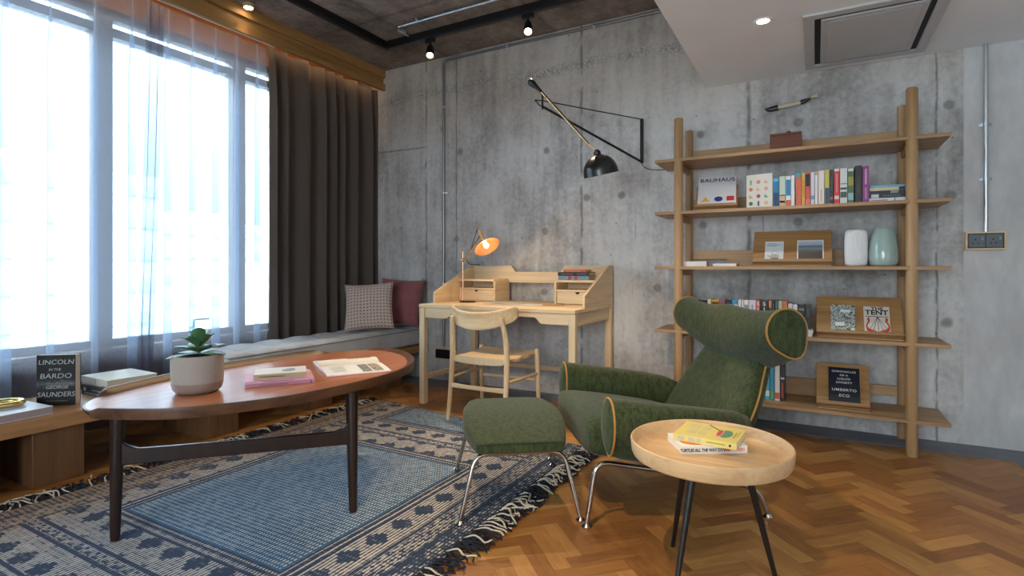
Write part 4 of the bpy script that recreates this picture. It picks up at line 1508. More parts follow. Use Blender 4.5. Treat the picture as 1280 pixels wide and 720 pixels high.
text('TENT', 0.040, BLACKM, b, (0.0, -0.0145, 0.128), FACE, sx=1.15, bold=0.001)
MB().box(-0.058, 0.058, -0.0146, -0.0138, 0.103, 0.106).build('cover_print', BLACKM, b)
for a_, c_ in (((0.004, 0.104), (-0.042, 0.020)), ((0.004, 0.104), (0.052, 0.020)), ((0.004, 0.104), (0.006, 0.018)), ((0.004, 0.104), (-0.020, 0.020)), ((0.004, 0.104), (0.030, 0.020))):
    MB().tube([(a_[0], -0.0142, a_[1]), (c_[0], -0.0142, c_[1])], 0.0011, 5).build('cover_print', BLACKM, b)
REDP = plain('#cf4326', 0.5)
for sd in (-1, 1):
    m = MB().tube([(sd * x_ + 0.003, -0.0143, z_) for x_, z_ in ((0.010, 0.014), (0.030, 0.016), (0.048, 0.024), (0.056, 0.044), (0.050, 0.062), (0.042, 0.074), (0.046, 0.088), (0.042, 0.098))], [0.004, 0.009, 0.008, 0.004, 0.004, 0.005, 0.007, 0.003], 8)
    m.build('cover_print', REDP, b, smooth=True)
# dark blue book on the bottom shelf
loc = (0.140, 3.800, SZ[0])
st, M = lectern('small wooden book stand on the lowest shelf', 0.275, 0.290, loc, 0)
b = booklet('dark navy hardback with white lettering on the small lowest stand', 0.162, 0.212, 0.016, plain('#0f1a2b', 0.4), on_stand(st, loc, M, 0, 0.008, 0, 0, 0), zs=1.11)
for s_, z_, q in (('CHRONICLES', 0.188, 0.0155), ('OF A', 0.166, 0.0145), ('LIQUID', 0.145, 0.0155), ('SOCIETY', 0.123, 0.0155), ('UMBERTO', 0.080, 0.021), ('ECO', 0.048, 0.021)):
    text(s_, q, plain('#d5d2cd', 0.6), b, (0, -0.0165, z_), FACE, sx=1.25, spacing=1.1, bold=0.0003)
# bauhaus book leaning on its own small stand
loc = (-0.576, 3.800, SZ[3])
st, M = lectern('small wooden book stand at the left end of the second shelf', 0.262, 0.20, loc, R(4), back=29)
b = booklet('large white book titled BAUHAUS with triangle, circle and square', 0.238, 0.232, 0.0215, plain('#d9dbe0', 0.45), on_stand(st, loc, M, R(4), 0.002, 0, 0, 0))
text('BAUHAUS', 0.042, BLACKM, b, (0.0, -0.0219, 0.203), FACE, sx=1.18, bold=0.0002)
MB().prism([(-0.098, 0.030), (-0.042, 0.030), (-0.070, 0.068)], -0.0222, -0.0213, 'y').build('cover_print', plain('#e0a82b', 0.5), b)
MB().prism(circle(0.012, 0.048, 0.026, 28, 0.020), -0.0222, -0.0213, 'y').build('cover_print', plain('#17357f', 0.5), b)
MB().box(0.062, 0.108, -0.0222, -0.0213, 0.032, 0.068).build('cover_print', plain('#c8202b', 0.5), b)
MB().box(0.1192, 0.1199, -0.0205, -0.001, 0.0, 0.232).build('cover_print', plain('#b52a2a', 0.5), b)

# books on the shelf behind the headrest
G4 = 'upright books behind the lounge chair headrest'
row = [
    (-0.715, -0.655, 0.200, '#1b1c1e', 'thick black book at the left end of the row behind the headrest', ()),
    (-0.652, -0.628, 0.205, '#d9cfbb', 'cream book beside the thick black one behind the headrest', ()),
    (-0.626, -0.578, 0.203, '#d7a02f', 'amber-yellow book with dark dots behind the headrest', ((0.6, 0.8, '#5a3b17'), (0.85, 0.93, '#5a3b17'))),
    (-0.576, -0.540, 0.204, '#8d5a6c', 'dusty mauve book beside the amber one', ()),
    (-0.538, -0.500, 0.205, '#191b22', 'black book between the mauve one and the blue one', ((0.7, 0.8, '#9a9a9f'),)),
    (-0.498, -0.462, 0.207, '#2f8cc0', 'blue book with a red foot behind the headrest', ((0.45, 0.68, '#c9463f'), (0.8, 0.84, '#bfe0ee'))),
    (-0.460, -0.440, 0.207, '#dfe2e4', 'slim white book just right of the blue and red one', ()),
    (-0.438, -0.424, 0.207, '#d9dbe0', 'very slim pale grey book among the white ones', ()),
    (-0.422, -0.395, 0.206, '#e3e4ea', 'white book with a small grey mark high on its spine', ((0.72, 0.85, '#8e96a8'),)),
    (-0.393, -0.352, 0.206, '#d6d3e4', 'lavender-white book next to the orange-red spine', ((0.5, 0.85, '#a99fc6'),)),
    (-0.350, -0.328, 0.206, '#d95a38', 'slim orange-red book left of the black book reading SIX', ()),
    (-0.326, -0.278, 0.206, '#101013', 'black book with SIX in white on its spine', ()),
    (-0.276, -0.258, 0.206, '#dd8a45', 'slim orange book with a green label right of the black one', ((0.55, 0.78, '#1f5a48'),)),
    (-0.256, -0.240, 0.206, '#17191c', 'narrow black book with white marks on its spine', ((0.5, 0.9, '#6a6f74'),)),
    (-0.238, -0.222, 0.206, '#2f7d78', 'narrow teal book among the orange and cream spines', ()),
    (-0.220, -0.198, 0.206, '#dcc3a4', 'cream-beige book left of the orange one by the headrest end', ()),
    (-0.196, -0.168, 0.205, '#d97a45', 'orange book nearest the round headrest end', ()),
    (-0.165, -0.140, 0.190, '#e0d9de', 'low white book with a purple foot behind the headrest end', ((0.3, 0.7, '#8a2f6e'),)),
    (-0.138, -0.112, 0.185, '#e6e2e6', 'low white book second from the dark books by the headrest end', ()),
    (-0.110, -0.072, 0.185, '#151517', 'low black book with a pale mark above the headrest end', ((0.8, 0.88, '#77767a'),)),
    (-0.070, -0.035, 0.184, '#1d1c1e', 'low black book at the right end of the row behind the headrest', ((0.6, 0.9, '#4a4a50'),)),
]
for x0, x1, h_, c_, lb, bn in row:
    o = book(lb, x1 - x0 - 0.0015, h_, 0.14, c_, ((x0 + x1) / 2 + 0.01, 3.87, SZ[1]), group=G4, bands=bn)
    if 'SIX' in lb:
        for i, s_ in enumerate('SIX'):
            text(s_, 0.036, WHITE, o, (0.0, -0.0006, 0.182 - 0.034 * i), FACE, sx=1.0, bold=0.0008)
GW = 'white books lying beside the lower wide stand'
for i, (lb, th) in enumerate((('lowest of the white flat books left of the lower wide stand', 0.013), ('middle white flat book left of the lower wide stand', 0.012), ('top white flat book left of the lower wide stand', 0.010))):
    flat_book(lb, 0.115, 0.16, th - 0.0005, '#e3e0e0', (-0.135 + 0.003 * i, 3.76, SZ[1] + 0.013 * i - (0.001 if i == 2 else 0)), 0, GW)

# books on the lowest shelf, right of the chair back
G5 = 'upright books on the lowest shelf'
for x0, x1, h_, c_, lb, bn in ((-0.340, -0.318, 0.215, '#2a6ba8', 'royal blue book on the lowest shelf nearest the chair back', ()),
                               (-0.316, -0.286, 0.222, '#2f8fc4', 'sky blue book second from the chair back on the lowest shelf', ((0.7, 0.9, '#1d5f92'),)),
                               (-0.284, -0.258, 0.228, '#5aaecb', 'light blue book in the middle of the lowest shelf row', ((0.1, 0.25, '#e0e7e8'),)),
                               (-0.256, -0.232, 0.228, '#3f9bbd', 'turquoise book with a green foot on the lowest shelf', ((0.05, 0.25, '#6fae6a'),)),
                               (-0.229, -0.200, 0.232, '#dfe0df', 'white book with a red foot on the lowest shelf', ((0.05, 0.22, '#d9623f'),)),
                               (-0.198, -0.172, 0.230, '#2b2e33', 'dark grey book with a red band at the end of the lowest row', ((0.1, 0.5, '#b5543f'), (0.6, 0.65, '#c7c7c7')))):
    book(lb, x1 - x0 - 0.0015, h_, 0.15, c_, ((x0 + x1) / 2, 3.84, SZ[0]), group=G5, bands=bn)

# two white books on the middle shelf, under the rail
flat_book('thicker white book lying at the left end of the middle shelf', 0.150, 0.15, 0.034, '#e4e4e6', (-0.795, 3.84, SZ[2]), R(2))
flat_book('thinner white book lying beside the thick white one on the middle shelf', 0.145, 0.13, 0.018, '#e2e2e4', (-0.600, 3.83, SZ[2]), R(-2))

# vases
vs_, fs_ = [], []
t = tag(None or bpy.data.objects.new('ribbed_vase', None), 'white ribbed porcelain vase on the middle shelf', 'vase')
COL.objects.link(t)
t.location = (0.2085, 3.845, SZ[2])
prof = [(0.040, 0.0), (0.050, 0.003), (0.0555, 0.015), (0.0575, 0.06), (0.0575, 0.15), (0.056, 0.190), (0.052, 0.205), (0.046, 0.213), (0.042, 0.216), (0.0405, 0.214), (0.045, 0.20), (0.050, 0.17), (0.050, 0.05), (0.001, 0.012)]
rings = []
for i, (r_, z_) in enumerate(prof):
    rings.append([((r_ + (0.0019 * math.cos(a * 36) if 1 < i < 8 else 0)) * math.cos(a), (r_ + (0.0019 * math.cos(a * 36) if 1 < i < 8 else 0)) * math.sin(a), z_) for a in [2 * math.pi * j / 288 for j in range(288)]])
MB().loft(rings).build('body', VASEW, t, smooth=True, angle=80)
t = bpy.data.objects.new('glazed_vase', None)
COL.objects.link(t)
tag(t, 'glossy pale green vase, wider at the foot, on the middle shelf', 'vase')
t.location = (0.344, 3.850, SZ[2])
MB().lathe([(0.045, 0.0), (0.062, 0.002), (0.071, 0.012), (0.0745, 0.045), (0.073, 0.085), (0.068, 0.13), (0.061, 0.175), (0.054, 0.205), (0.050, 0.216), (0.0495, 0.222), (0.047, 0.223), (0.046, 0.219), (0.050, 0.205), (0.064, 0.13), (0.068, 0.05), (0.001, 0.012)], 56).build('body', VASEC, t, smooth=True, angle=60)

# wooden box with a small dark hook on the top shelf
t = thing('wooden_box', 'small reddish-brown wooden box on the top shelf', 'box', (-0.166, 3.86, SZ[4]))
MB().box(-0.089, 0.089, -0.055, 0.055, 0, 0.098).build('box_body', BOXW, t, bevel=0.0015)
MB().box(-0.089, 0.089, -0.055, 0.055, 0.0985, 0.112).build('lid', BOXW, t, bevel=0.0015)
MB().tube(smooth_path([(0.005, -0.02, 0.112), (0.010, -0.02, 0.120), (0.020, -0.02, 0.124), (0.027, -0.02, 0.121)], 4), [0.006] * 6 + [0.004] * 7, 8).build('handle', BLACKM, t, smooth=True)

# carved ornament on the wall
t = thing('carved_ornament', 'carved black and cream brush-shaped ornament fixed on the concrete wall', 'ornament', (-0.155, 4.128, 2.150), 0, None, (0, R(-5), 0))


def seg(xs, name, mat):
    rr = []
    for x, a, dz_ in xs:
        rr.append([(x, 0.010 * math.cos(q), dz_ + a * math.sin(q)) for q in [2 * math.pi * j / 16 for j in range(16)]])
    MB().loft(rr).build(name, mat, t, smooth=True)


seg([(-0.152, 0.003, 0.004), (-0.140, 0.012, 0.0), (-0.115, 0.0175, -0.003), (-0.085, 0.0185, 0.0), (-0.070, 0.0185, 0.0)], 'dark_head', BLACKF)
seg([(-0.070, 0.0145, 0.0), (0.0, 0.0135, 0.0), (0.065, 0.0135, 0.002)], 'pale_shaft', plain('#cbbfa4', 0.6))
seg([(0.065, 0.0155, 0.002), (0.085, 0.015, 0.004), (0.110, 0.011, 0.010), (0.126, 0.005, 0.016)], 'dark_collar', BLACKF)
seg([(0.126, 0.005, 0.016), (0.140, 0.010, 0.022), (0.155, 0.013, 0.024), (0.166, 0.018, 0.027)], 'pale_tail', plain('#cbb98e', 0.7))

# ------------------------------------------------------------------ lamps
def orient(axis, loc):
    return Matrix.Translation(loc) @ Vector(axis).to_track_quat('Z', 'Y').to_matrix().to_4x4()


def spot(name, loc, aim, power, angle, col, size=0.03, blend=0.5, parent=None):
    d = bpy.data.lights.new(name, 'SPOT')
    d.energy, d.color, d.spot_size, d.spot_blend, d.shadow_soft_size = power, col, R(angle), blend, size
    o = bpy.data.objects.new(name, d)
    COL.objects.link(o)
    v = Vector(aim) - Vector(loc)
    o.rotation_euler = v.to_track_quat('-Z', 'Y').to_euler()
    o.location = loc
    if parent is not None:
        o.parent = parent
        o.matrix_parent_inverse = Matrix.Translation(parent.location).inverted()
    return o


TR_Z = 2.955
t = thing('track_rail', 'black lighting track fixed under the concrete ceiling, turning a corner', 'light track', (0, 0, 0))
for x0, x1, y0, y1 in ((-3.305, -3.255, 0.36, 3.655), (-3.255, -0.70, 3.605, 3.655), (-3.255, -0.70, 0.36, 0.41)):
    m = MB()
    m.box(x0, x1, y0, y1, TR_Z + 0.012, 3.02)
    m.build('rail', BLACK, t, bevel=0.003)
    if x1 - x0 > y1 - y0:
        MB().box(x0, x1, y0 + 0.008, y1 - 0.008, TR_Z, TR_Z + 0.011).build('track_channel', plain('#2a2a2c', 0.3), t)
    else:
        MB().box(x0 + 0.008, x1 - 0.008, y0, y1, TR_Z, TR_Z + 0.011).build('track_channel', plain('#2a2a2c', 0.3), t)


def track_spot(label, x, y, aim, power, angle=62, drop=0.10):
    loc = Vector((x, y, TR_Z - drop))
    t = thing('track_spotlight', label, 'spotlight', loc)
    ax = (Vector(aim) - loc).normalized()
    MB().box(-0.045, 0.045, -0.016, 0.016, drop - 0.034, drop - 0.001).build('adapter', BLACK, t, bevel=0.003)
    MB().tube([(0, 0, drop - 0.034), (0, 0, 0.0)], 0.008, 10).build('stem', BLACK, t, smooth=True)
    M = orient(ax, (0, 0, 0))
    MB().lathe([(0.001, -0.055), (0.024, -0.052), (0.031, -0.03), (0.033, 0.02), (0.034, 0.055), (0.034, 0.062), (0.030, 0.062), (0.027, 0.050), (0.001, 0.046)], 28, M).build('housing', BLACK, t, smooth=True, angle=50)
    MB().lathe([(0.001, 0.053), (0.024, 0.053), (0.024, 0.050), (0.001, 0.050)], 24, M).build('lens', LAMP_GLOW, t)
    spot('track_beam', loc + ax * 0.066, aim, power, angle, SPOT_WARM, 0.025, 0.6, t)
    return t


SP = 120
track_spot('left black track spotlight glowing warm in front of the concrete wall', -2.80, 3.63, (-1.9, 2.2, 0.0), SP * 0.8, 72)
track_spot('right black track spotlight glowing warm above the swing-arm lamp', -1.885, 3.63, (-1.0, 1.9, 0.0), SP, 72)
track_spot('unseen track spotlight lighting the lounge chair', -0.80, 0.385, (-0.75, 2.5, 0.3), SP * 1.25, 60)  # lamp added outside the view, sited from the tray table's shadow

# ceiling spot beside the pelmet
t = thing('surface_downlight', 'small round downlight glowing beside the wooden pelmet', 'downlight', (-3.70, 2.60, 3.02))
MB().lathe([(0.001, -0.028), (0.034, -0.028), (0.040, -0.022), (0.040, -0.0005), (0.001, -0.0005)], 28).build('housing', plain('#c9b28a', 0.4), t, smooth=True, angle=40)
MB().lathe([(0.001, -0.031), (0.030, -0.031), (0.030, -0.0282), (0.001, -0.0282)], 24).build('lens', LAMP_GLOW, t)
spot('downlight_beam', (-3.70, 2.60, 2.985), (-3.40, 2.5, 0), 7, 80, SPOT_WARM, 0.03, 0.7, t)


def downlight(label, x, y, power, aimdx=0.0):
    t = thing('recessed_downlight', label, 'downlight', (x, y, 2.357))
    MB().lathe([(0.031, -0.003), (0.045, -0.006), (0.047, -0.004), (0.047, -0.0002), (0.031, -0.0002)], 32, None, False).build('trim_ring', WHITE, t, smooth=True)
    MB().lathe([(0.001, -0.0035), (0.031, -0.0035), (0.031, -0.0005), (0.001, -0.0005)], 28).build('lens', DOWN_GLOW, t)
    spot('downlight_beam', (x, y, 2.345), (x + aimdx, y, 0), power, 110, WHITE_WARM, 0.03, 0.8, t)


downlight('white recessed downlight in the lowered ceiling, left of the square panel', -0.245, 3.166, 22)
downlight('unseen white recessed downlight added for fill light in the lowered ceiling', 0.5, 1.3, 22)  # extra downlight out of view, added to brighten the room

# square ceiling cassette
t = thing('air_cassette', 'square white air panel with black slots in the lowered ceiling', 'air vent', (0.255, 3.625, 2.357))
o_, i_, p_ = (0.315, 0.430), (0.262, 0.372), (0.232, 0.345)


def ringbox(a, b, z0, z1):
    m = MB()
    m.box(-a[0], a[0], -a[1], -b[1], z0, z1).box(-a[0], a[0], b[1], a[1], z0, z1)
    m.box(-a[0], -b[0], -b[1], b[1], z0, z1).box(b[0], a[0], -b[1], b[1], z0, z1)
    return m


ringbox(o_, i_, -0.014, -0.0003).build('frame', plain('#c4c4c5', 0.5), t, bevel=0.003)
MB().box(-i_[0], i_[0], -i_[1], i_[1], -0.003, -0.0003).build('dark_slot', BLACKM, t)
MB().box(-p_[0], p_[0], -p_[1], p_[1], -0.016, -0.004).build('face_panel', plain('#c2c2c3', 0.5), t, bevel=0.003)
MB().box(-p_[0] + 0.03, p_[0] - 0.03, -p_[1] + 0.03, p_[1] - 0.03, -0.019, -0.0165).build('raised_field', plain('#c6c6c7', 0.5), t, bevel=0.001)

# swing-arm wall lamp
t = thing('swing_arm_lamp', 'black swing-arm wall lamp with brass rod and dome shade', 'lamp', (-1.165, 4.15, 2.02))
o0 = Vector(t.location)


def L(p):
    return Vector(p) - o0


MB().box(-0.011, 0.011, -0.030, -0.0006, -0.165, 0.172).build('wall_bracket', BLACK, t, bevel=0.003)
Bt, Bb = Vector((-1.165, 4.115, 2.185)), Vector((-1.165, 4.115, 1.862))
A, U, S = Vector((-1.577, 3.243, 2.116)), Vector((-1.590, 3.236, 2.156)), Vector((-1.576, 3.243, 2.206))
MB().tube([L(Bb), L(A)], 0.0085, 12).build('lower_arm', BLACK, t, smooth=True)
hook = smooth_path([L(Bt), L(Bt * 0.5 + U * 0.5), L(U), L(U + Vector((-0.018, -0.002, -0.012))), L(A + Vector((-0.022, -0.002, 0.012))), L(A)], 6)
MB().tube(hook, 0.0042, 8).build('tie_rod', BLACK, t, smooth=True)
MB().tube([L(A + Vector((0, 0, -0.018))), L(S)], 0.007, 10).build('pivot', BLACK, t, smooth=True)
E_ = Vector((-1.257, 3.249, 1.834))
T_ = Vector((-1.674, 3.238, 2.304))
MB().tube([L(S * 1.0 + (T_ - S) * 0.12), L(E_)], 0.0085, 14).build('brass_rod', BRASS, t, smooth=True)
dr_ = (T_ - S)
MB().tube([L(S + dr_ * q) for q in (0.05, 0.25, 0.45, 0.65, 0.82, 0.93, 0.99, 1.02)], [0.009, 0.011, 0.015, 0.021, 0.0245, 0.021, 0.012, 0.003], 16).build('counterweight', plain('#1c1614', 0.35), t, smooth=True)
ax = Vector((0.122, 0.212, -0.959)).normalized()
apex = Vector((-1.208, 3.277, 1.768))
M = orient(ax, L(apex))
prof = [(0.016, 0.0)] + [(0.111 * math.sin(a), 0.118 * (1 - math.cos(a)) * 1.0 + 0.0) for a in [R(12 + 78 * i / 12) for i in range(13)]] + [(0.112, 0.130), (0.110, 0.131), (0.108, 0.128)]
prof += [(0.108 * math.sin(a), 0.118 - 0.114 * math.cos(a)) for a in [R(90 - 78 * i / 12) for i in range(13)]] + [(0.001, 0.006)]
MB().lathe(prof, 48, M).build('shade', plain('#16181b', 0.28, 0.0, 0.6), t, smooth=True, angle=60)
MB().lathe([(0.001, -0.030), (0.014, -0.030), (0.016, -0.022), (0.022, -0.020), (0.024, 0.0), (0.018, 0.006), (0.001, 0.006)], 24, M).build('lamp_holder', BLACK, t, smooth=True, angle=40)
MB().tube([L(E_), M @ Vector((0, 0, -0.03))], 0.005, 8).build('swivel', BRASS, t, smooth=True)
for sd in (-1, 1):
    MB().tube([L(E_), M @ Vector((0.062 * sd, 0, -0.030)), M @ Vector((0.066 * sd, 0, 0.022))], 0.0018, 6).build('yoke_wire', STEEL, t, smooth=True)
cab = smooth_path([(-1.168, 4.125, 1.86), (-1.150, 4.138, 1.825), (-1.10, 4.142, 1.800), (-1.02, 4.142, 1.79), (-0.93, 4.142, 1.785), (-0.84, 4.142, 1.77), (-0.815, 4.141, 1.70)], 6)
MB().tube([L(p) for p in cab], 0.0028, 6).build('cable', BLACKM, t, smooth=True)

# desk lamp
t = thing('desk_lamp', 'brass desk lamp with glowing copper shade on the writing desk', 'lamp', (-2.475, 3.70, 0.7725))
o0 = Vector(t.location)
MB().lathe([(0.001, 0.0), (0.066, 0.0), (0.068, 0.003), (0.066, 0.008), (0.05, 0.011), (0.001, 0.012)], 40).build('base', plain('#3a2018', 0.25, 0.7), t, smooth=True, angle=50)
MB().tube([(-0.045, 0, 0.010), (-0.045, 0, 0.412)], 0.0062, 12).build('pole', COPPER, t, smooth=True)
J = Vector((-2.518, 3.70, 1.115))
H1, H2 = Vector((-2.342, 3.668, 1.352)), Vector((-2.294, 3.655, 1.268))
MB().tube([L(J + Vector((-0.020, 0, 0))), L(J + Vector((0.030, -0.004, 0)))], 0.011, 12).build('clamp', BRASS, t, smooth=True)
MB().tube([L(J + Vector((0.015, -0.012, -0.012))), L((H1 + H2) / 2 + Vector((-0.008, 0, 0.0)))], 0.0062, 10).build('arm', BRASS, t, smooth=True)
MB().tube([L(H1), L(H1 * 0.9 + H2 * 0.1), L(H2)], [0.012, 0.0145, 0.0135], 16).build('handle', wood('lamp_handle_wood', '#b58a58', '#c99d68', '#d6ad79', 2), t, smooth=True, angle=50)
ax = Vector((0.60, -0.20, -0.77)).normalized()
M = orient(ax, L(H2))
MB().lathe([(0.001, -0.004), (0.017, -0.004), (0.019, 0.004), (0.019, 0.022), (0.001, 0.022)], 24, M).build('collar', BRASS, t, smooth=True, angle=40)
MB().lathe([(0.015, 0.018), (0.030, 0.020), (0.065, 0.034), (0.098, 0.058), (0.106, 0.067), (0.105, 0.069), (0.097, 0.0605), (0.064, 0.0365), (0.030, 0.0225), (0.015, 0.0205)], 48, M, False).build('shade', metal('copper_shade', (0.80, 0.40, 0.20, 1), 0.3), t, smooth=True, angle=60)
k = Nodes('bulb_glow')
k.base('#ffffff', 0.4)
k.put(k.b.inputs['Emission Color'], (1.0, 0.78, 0.45, 1))
k.b.inputs['Emission Strength'].default_value = 22
MB().lathe([(0.001, 0.022), (0.010, 0.024), (0.018, 0.038), (0.021, 0.050), (0.018, 0.062), (0.010, 0.069), (0.001, 0.071)], 20, M).build('bulb', k.m, t, smooth=True)
pl_ = bpy.data.lights.new('bulb_light', 'POINT')
pl_.energy, pl_.color, pl_.shadow_soft_size = 3.2, (1.0, 0.68, 0.36), 0.015
po = bpy.data.objects.new('bulb_light', pl_)
COL.objects.link(po)
po.parent = t
po.location = M @ Vector((0, 0, 0.085))
cab = smooth_path([L(H1), L((-2.365, 3.675, 1.355)), L((-2.40, 3.69, 1.30)), L((-2.44, 3.70, 1.205)), L((-2.490, 3.71, 1.14)), L((-2.475, 3.72, 1.085)), L((-2.46, 3.80, 1.078)), L((-2.51, 3.92, 1.078)), L((-2.58, 4.04, 1.082)), L((-2.625, 4.118, 1.06)), L((-2.63, 4.120, 0.94))], 5)
MB().tube(cab, 0.0030, 6).build('cable', plain('#1d2230', 0.6), t, smooth=True)

# ------------------------------------------------------------------ conduits and sockets
def saddle(p, along, wall, parent):
    """small clip: strap with two screw lugs"""
    p, al, w = Vector(p), Vector(along), Vector(wall)
    s = al.cross(w)
    m = MB()
    rr = []
    for q in (-0.008, 0.008):
        rr.append([p + al * q + s * (0.0145 * math.cos(a)) + w * (-0.0145 * math.sin(a)) for a in [math.pi * i / 10 for i in range(11)]] + [p + al * q + s * -0.030 + w * 0.012, p + al * q + s * -0.030 + w * 0.016, p + al * q + s * 0.030 + w * 0.016, p + al * q + s * 0.030 + w * 0.012])
    m.loft(rr)
    return m.build('saddle_clip', STEEL, parent, smooth=True)


t = thing('steel_conduit', 'steel conduit running down the concrete wall behind the desk', 'conduit', (0, 0, 0))
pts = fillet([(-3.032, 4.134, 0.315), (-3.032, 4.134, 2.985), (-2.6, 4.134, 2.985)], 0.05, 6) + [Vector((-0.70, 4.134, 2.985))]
MB().tube(pts, 0.011, 12).build('pipe', metal('shaded_steel', (0.34, 0.34, 0.35, 1), 0.35), t, smooth=True)  # darkened steel, the shadow on the wall pipe put into its colour
for z in (0.9, 1.75, 2.55):
    saddle((-3.032, 4.134, z), (0, 0, 1), (0, 1, 0), t)
for x in (-2.35, -1.55, -0.95):
    saddle((x, 4.134, 2.985), (1, 0, 0), (0, 1, 0), t)
t = thing('steel_conduit', 'shiny steel conduit running along the concrete ceiling', 'conduit', (0, 0, 0))
pts = fillet([(-2.99, 3.58, 3.003), (-2.99, 3.41, 3.003), (-2.8, 3.41, 3.003)], 0.06, 6) + [Vector((-0.70, 3.41, 3.003))]
MB().tube(pts, 0.0125, 12).build('pipe', metal('bright_steel', (0.82, 0.84, 0.86, 1), 0.22), t, smooth=True)
MB().lathe([(0.001, 0), (0.035, 0), (0.035, 0.02), (0.001, 0.02)], 20, Matrix.Translation((-2.99, 3.50, 2.999))).build('junction_box', STEEL, t, smooth=True)
for x in (-2.75, -1.9, -1.1):
    saddle((x, 3.41, 3.003), (1, 0, 0), (0, 0, 1), t)
t = thing('steel_conduit', 'steel conduit dropping to the socket on the plastered wall at right', 'conduit', (0, 0, 0))
MB().tube([(0.868, 4.134, 1.262), (0.868, 4.134, 2.357)], 0.0115, 12).build('pipe', STEEL, t, smooth=True)
for z in (1.57, 1.89):
    saddle((0.868, 4.134, z), (0, 0, 1), (0, 1, 0), t)


def sockets(label, x, z, w, h_, facecol, switches):
    t = thing('power_socket', label, 'socket', (x, 4.15, z))
    a, b = w / 2, h_ / 2
    m = MB()
    m.box(-a, a, -0.042, -0.0002, b - 0.010, b).box(-a, a, -0.042, -0.0002, -b, -b + 0.010)
    m.box(-a, -a + 0.010, -0.042, -0.0002, -b + 0.010, b - 0.010).box(a - 0.010, a, -0.042, -0.0002, -b + 0.010, b - 0.010)
    m.build('wooden_frame', ASH[0], t, bevel=0.001)
    MB().box(-a + 0.0105, a - 0.0105, -0.034, -0.0002, -b + 0.0105, b - 0.0105).build('back_box', BLACKM, t)
    for sd in (-1, 1):
        c0, c1 = (-a + 0.014, -0.001) if sd < 0 else (0.001, a - 0.014)
        f = MB().box(c0, c1, -0.0385, -0.0345, -b + 0.014, b - 0.014).build('socket_plate', plain(facecol, 0.45), t, bevel=0.0015)
        mid = (c0 + c1) / 2 - 0.006
        MB().box(mid - 0.0028, mid + 0.0028, -0.0391, -0.0386, 0.003, 0.013).build('pin_hole', BLACKM, f)
        for q in (-1, 1):
            MB().box(mid + q * 0.0115 - 0.0042, mid + q * 0.0115 + 0.0042, -0.0391, -0.0386, -0.0165, -0.0105).build('pin_hole', BLACKM, f)
        if switches:
            MB().box(mid + 0.026, mid + 0.036, -0.0415, -0.0386, 0.003, 0.023).build('rocker_switch', plain('#8b8f97', 0.35), f, bevel=0.001)


sockets('grey double socket in a wooden frame on the plastered wall', 0.862, 1.209, 0.185, 0.106, '#5f6a70', True)
sockets('black double socket in a wooden frame low on the wall under the desk', -3.005, 0.252, 0.235, 0.105, '#161618', False)

# ------------------------------------------------------------------ things on the tables and bench
# planter on the coffee table
t = thing('succulent_planter', 'grey stoneware planter with a green succulent on the coffee table', 'plant', (-2.165, 1.297, 0.5556), R(20))
t.scale = (0.89, 0.89, 0.89)
MB().lathe([(0.001, 0.0), (0.070, 0.0), (0.086, 0.004), (0.098, 0.018), (0.1035, 0.04), (0.1055, 0.08), (0.106, 0.155), (0.1045, 0.167), (0.100, 0.169), (0.0965, 0.165), (0.096, 0.13), (0.001, 0.12)], 56).build('pot', POTM, t, smooth=True, angle=50)
MB().lathe([(0.001, 0.150), (0.05, 0.149), (0.0955, 0.145), (0.0955, 0.132), (0.001, 0.13)], 32).build('soil', plain('#2a2119', 0.95), t, smooth=True)
MB().tube(smooth_path([(0, 0, 0.148), (0.006, 0.0, 0.18), (0.004, 0.002, 0.215), (0.008, 0, 0.235)], 4), 0.0085, 10).build('stem', plain('#6e7f58', 0.6), t, smooth=True)
rnd = random.Random(12)


def leaf(base, az, el, ln, wd):
    m = MB()
    rr = []
    M_ = Matrix.Translation(base) @ Matrix.Rotation(az, 4, 'Z') @ Matrix.Rotation(-el, 4, 'Y')
    for q in (0.0, 0.1, 0.25, 0.45, 0.65, 0.82, 0.94, 1.0):
        w = wd * (0.25 + 1.0 * math.sin(math.pi * min(1, q * 0.78 + 0.06)) ** 1.1) * (1 if q < 0.9 else (0.72 if q < 0.98 else 0.12))
        th = 0.0052 * (1 - 0.6 * q)
        bend = -0.18 * ln * q * q
        rr.append([M_ @ Vector((ln * q, w * math.cos(a), bend + th * math.sin(a) + 0.35 * w * abs(math.cos(a)) * 0.5)) for a in [2 * math.pi * j / 12 for j in range(12)]])
    m.loft(rr)
    return m.build('leaf', LEAF, t, smooth=True)


for n_, z, el0, ln, wd in ((8, 0.162, 9, 0.118, 0.025), (8, 0.180, 24, 0.110, 0.025), (6, 0.200, 46, 0.092, 0.024), (4, 0.220, 66, 0.075, 0.021)):
    for i in range(n_):
        leaf((0.004, 0, z), 2 * math.pi * i / n_ + z * 40 + rnd.uniform(-0.25, 0.25), R(el0 + rnd.uniform(-6, 8)), ln * rnd.uniform(0.85, 1.1), wd * rnd.uniform(0.9, 1.1))

# pink books and the pale book on top
za = 0.5556
PK = plain('#c98fa0', 0.5)
ra = R(53.5)


def along(p, a, dx, dy):
    return (p[0] + dx * math.cos(a) - dy * math.sin(a), p[1] + dx * math.sin(a) + dy * math.cos(a))


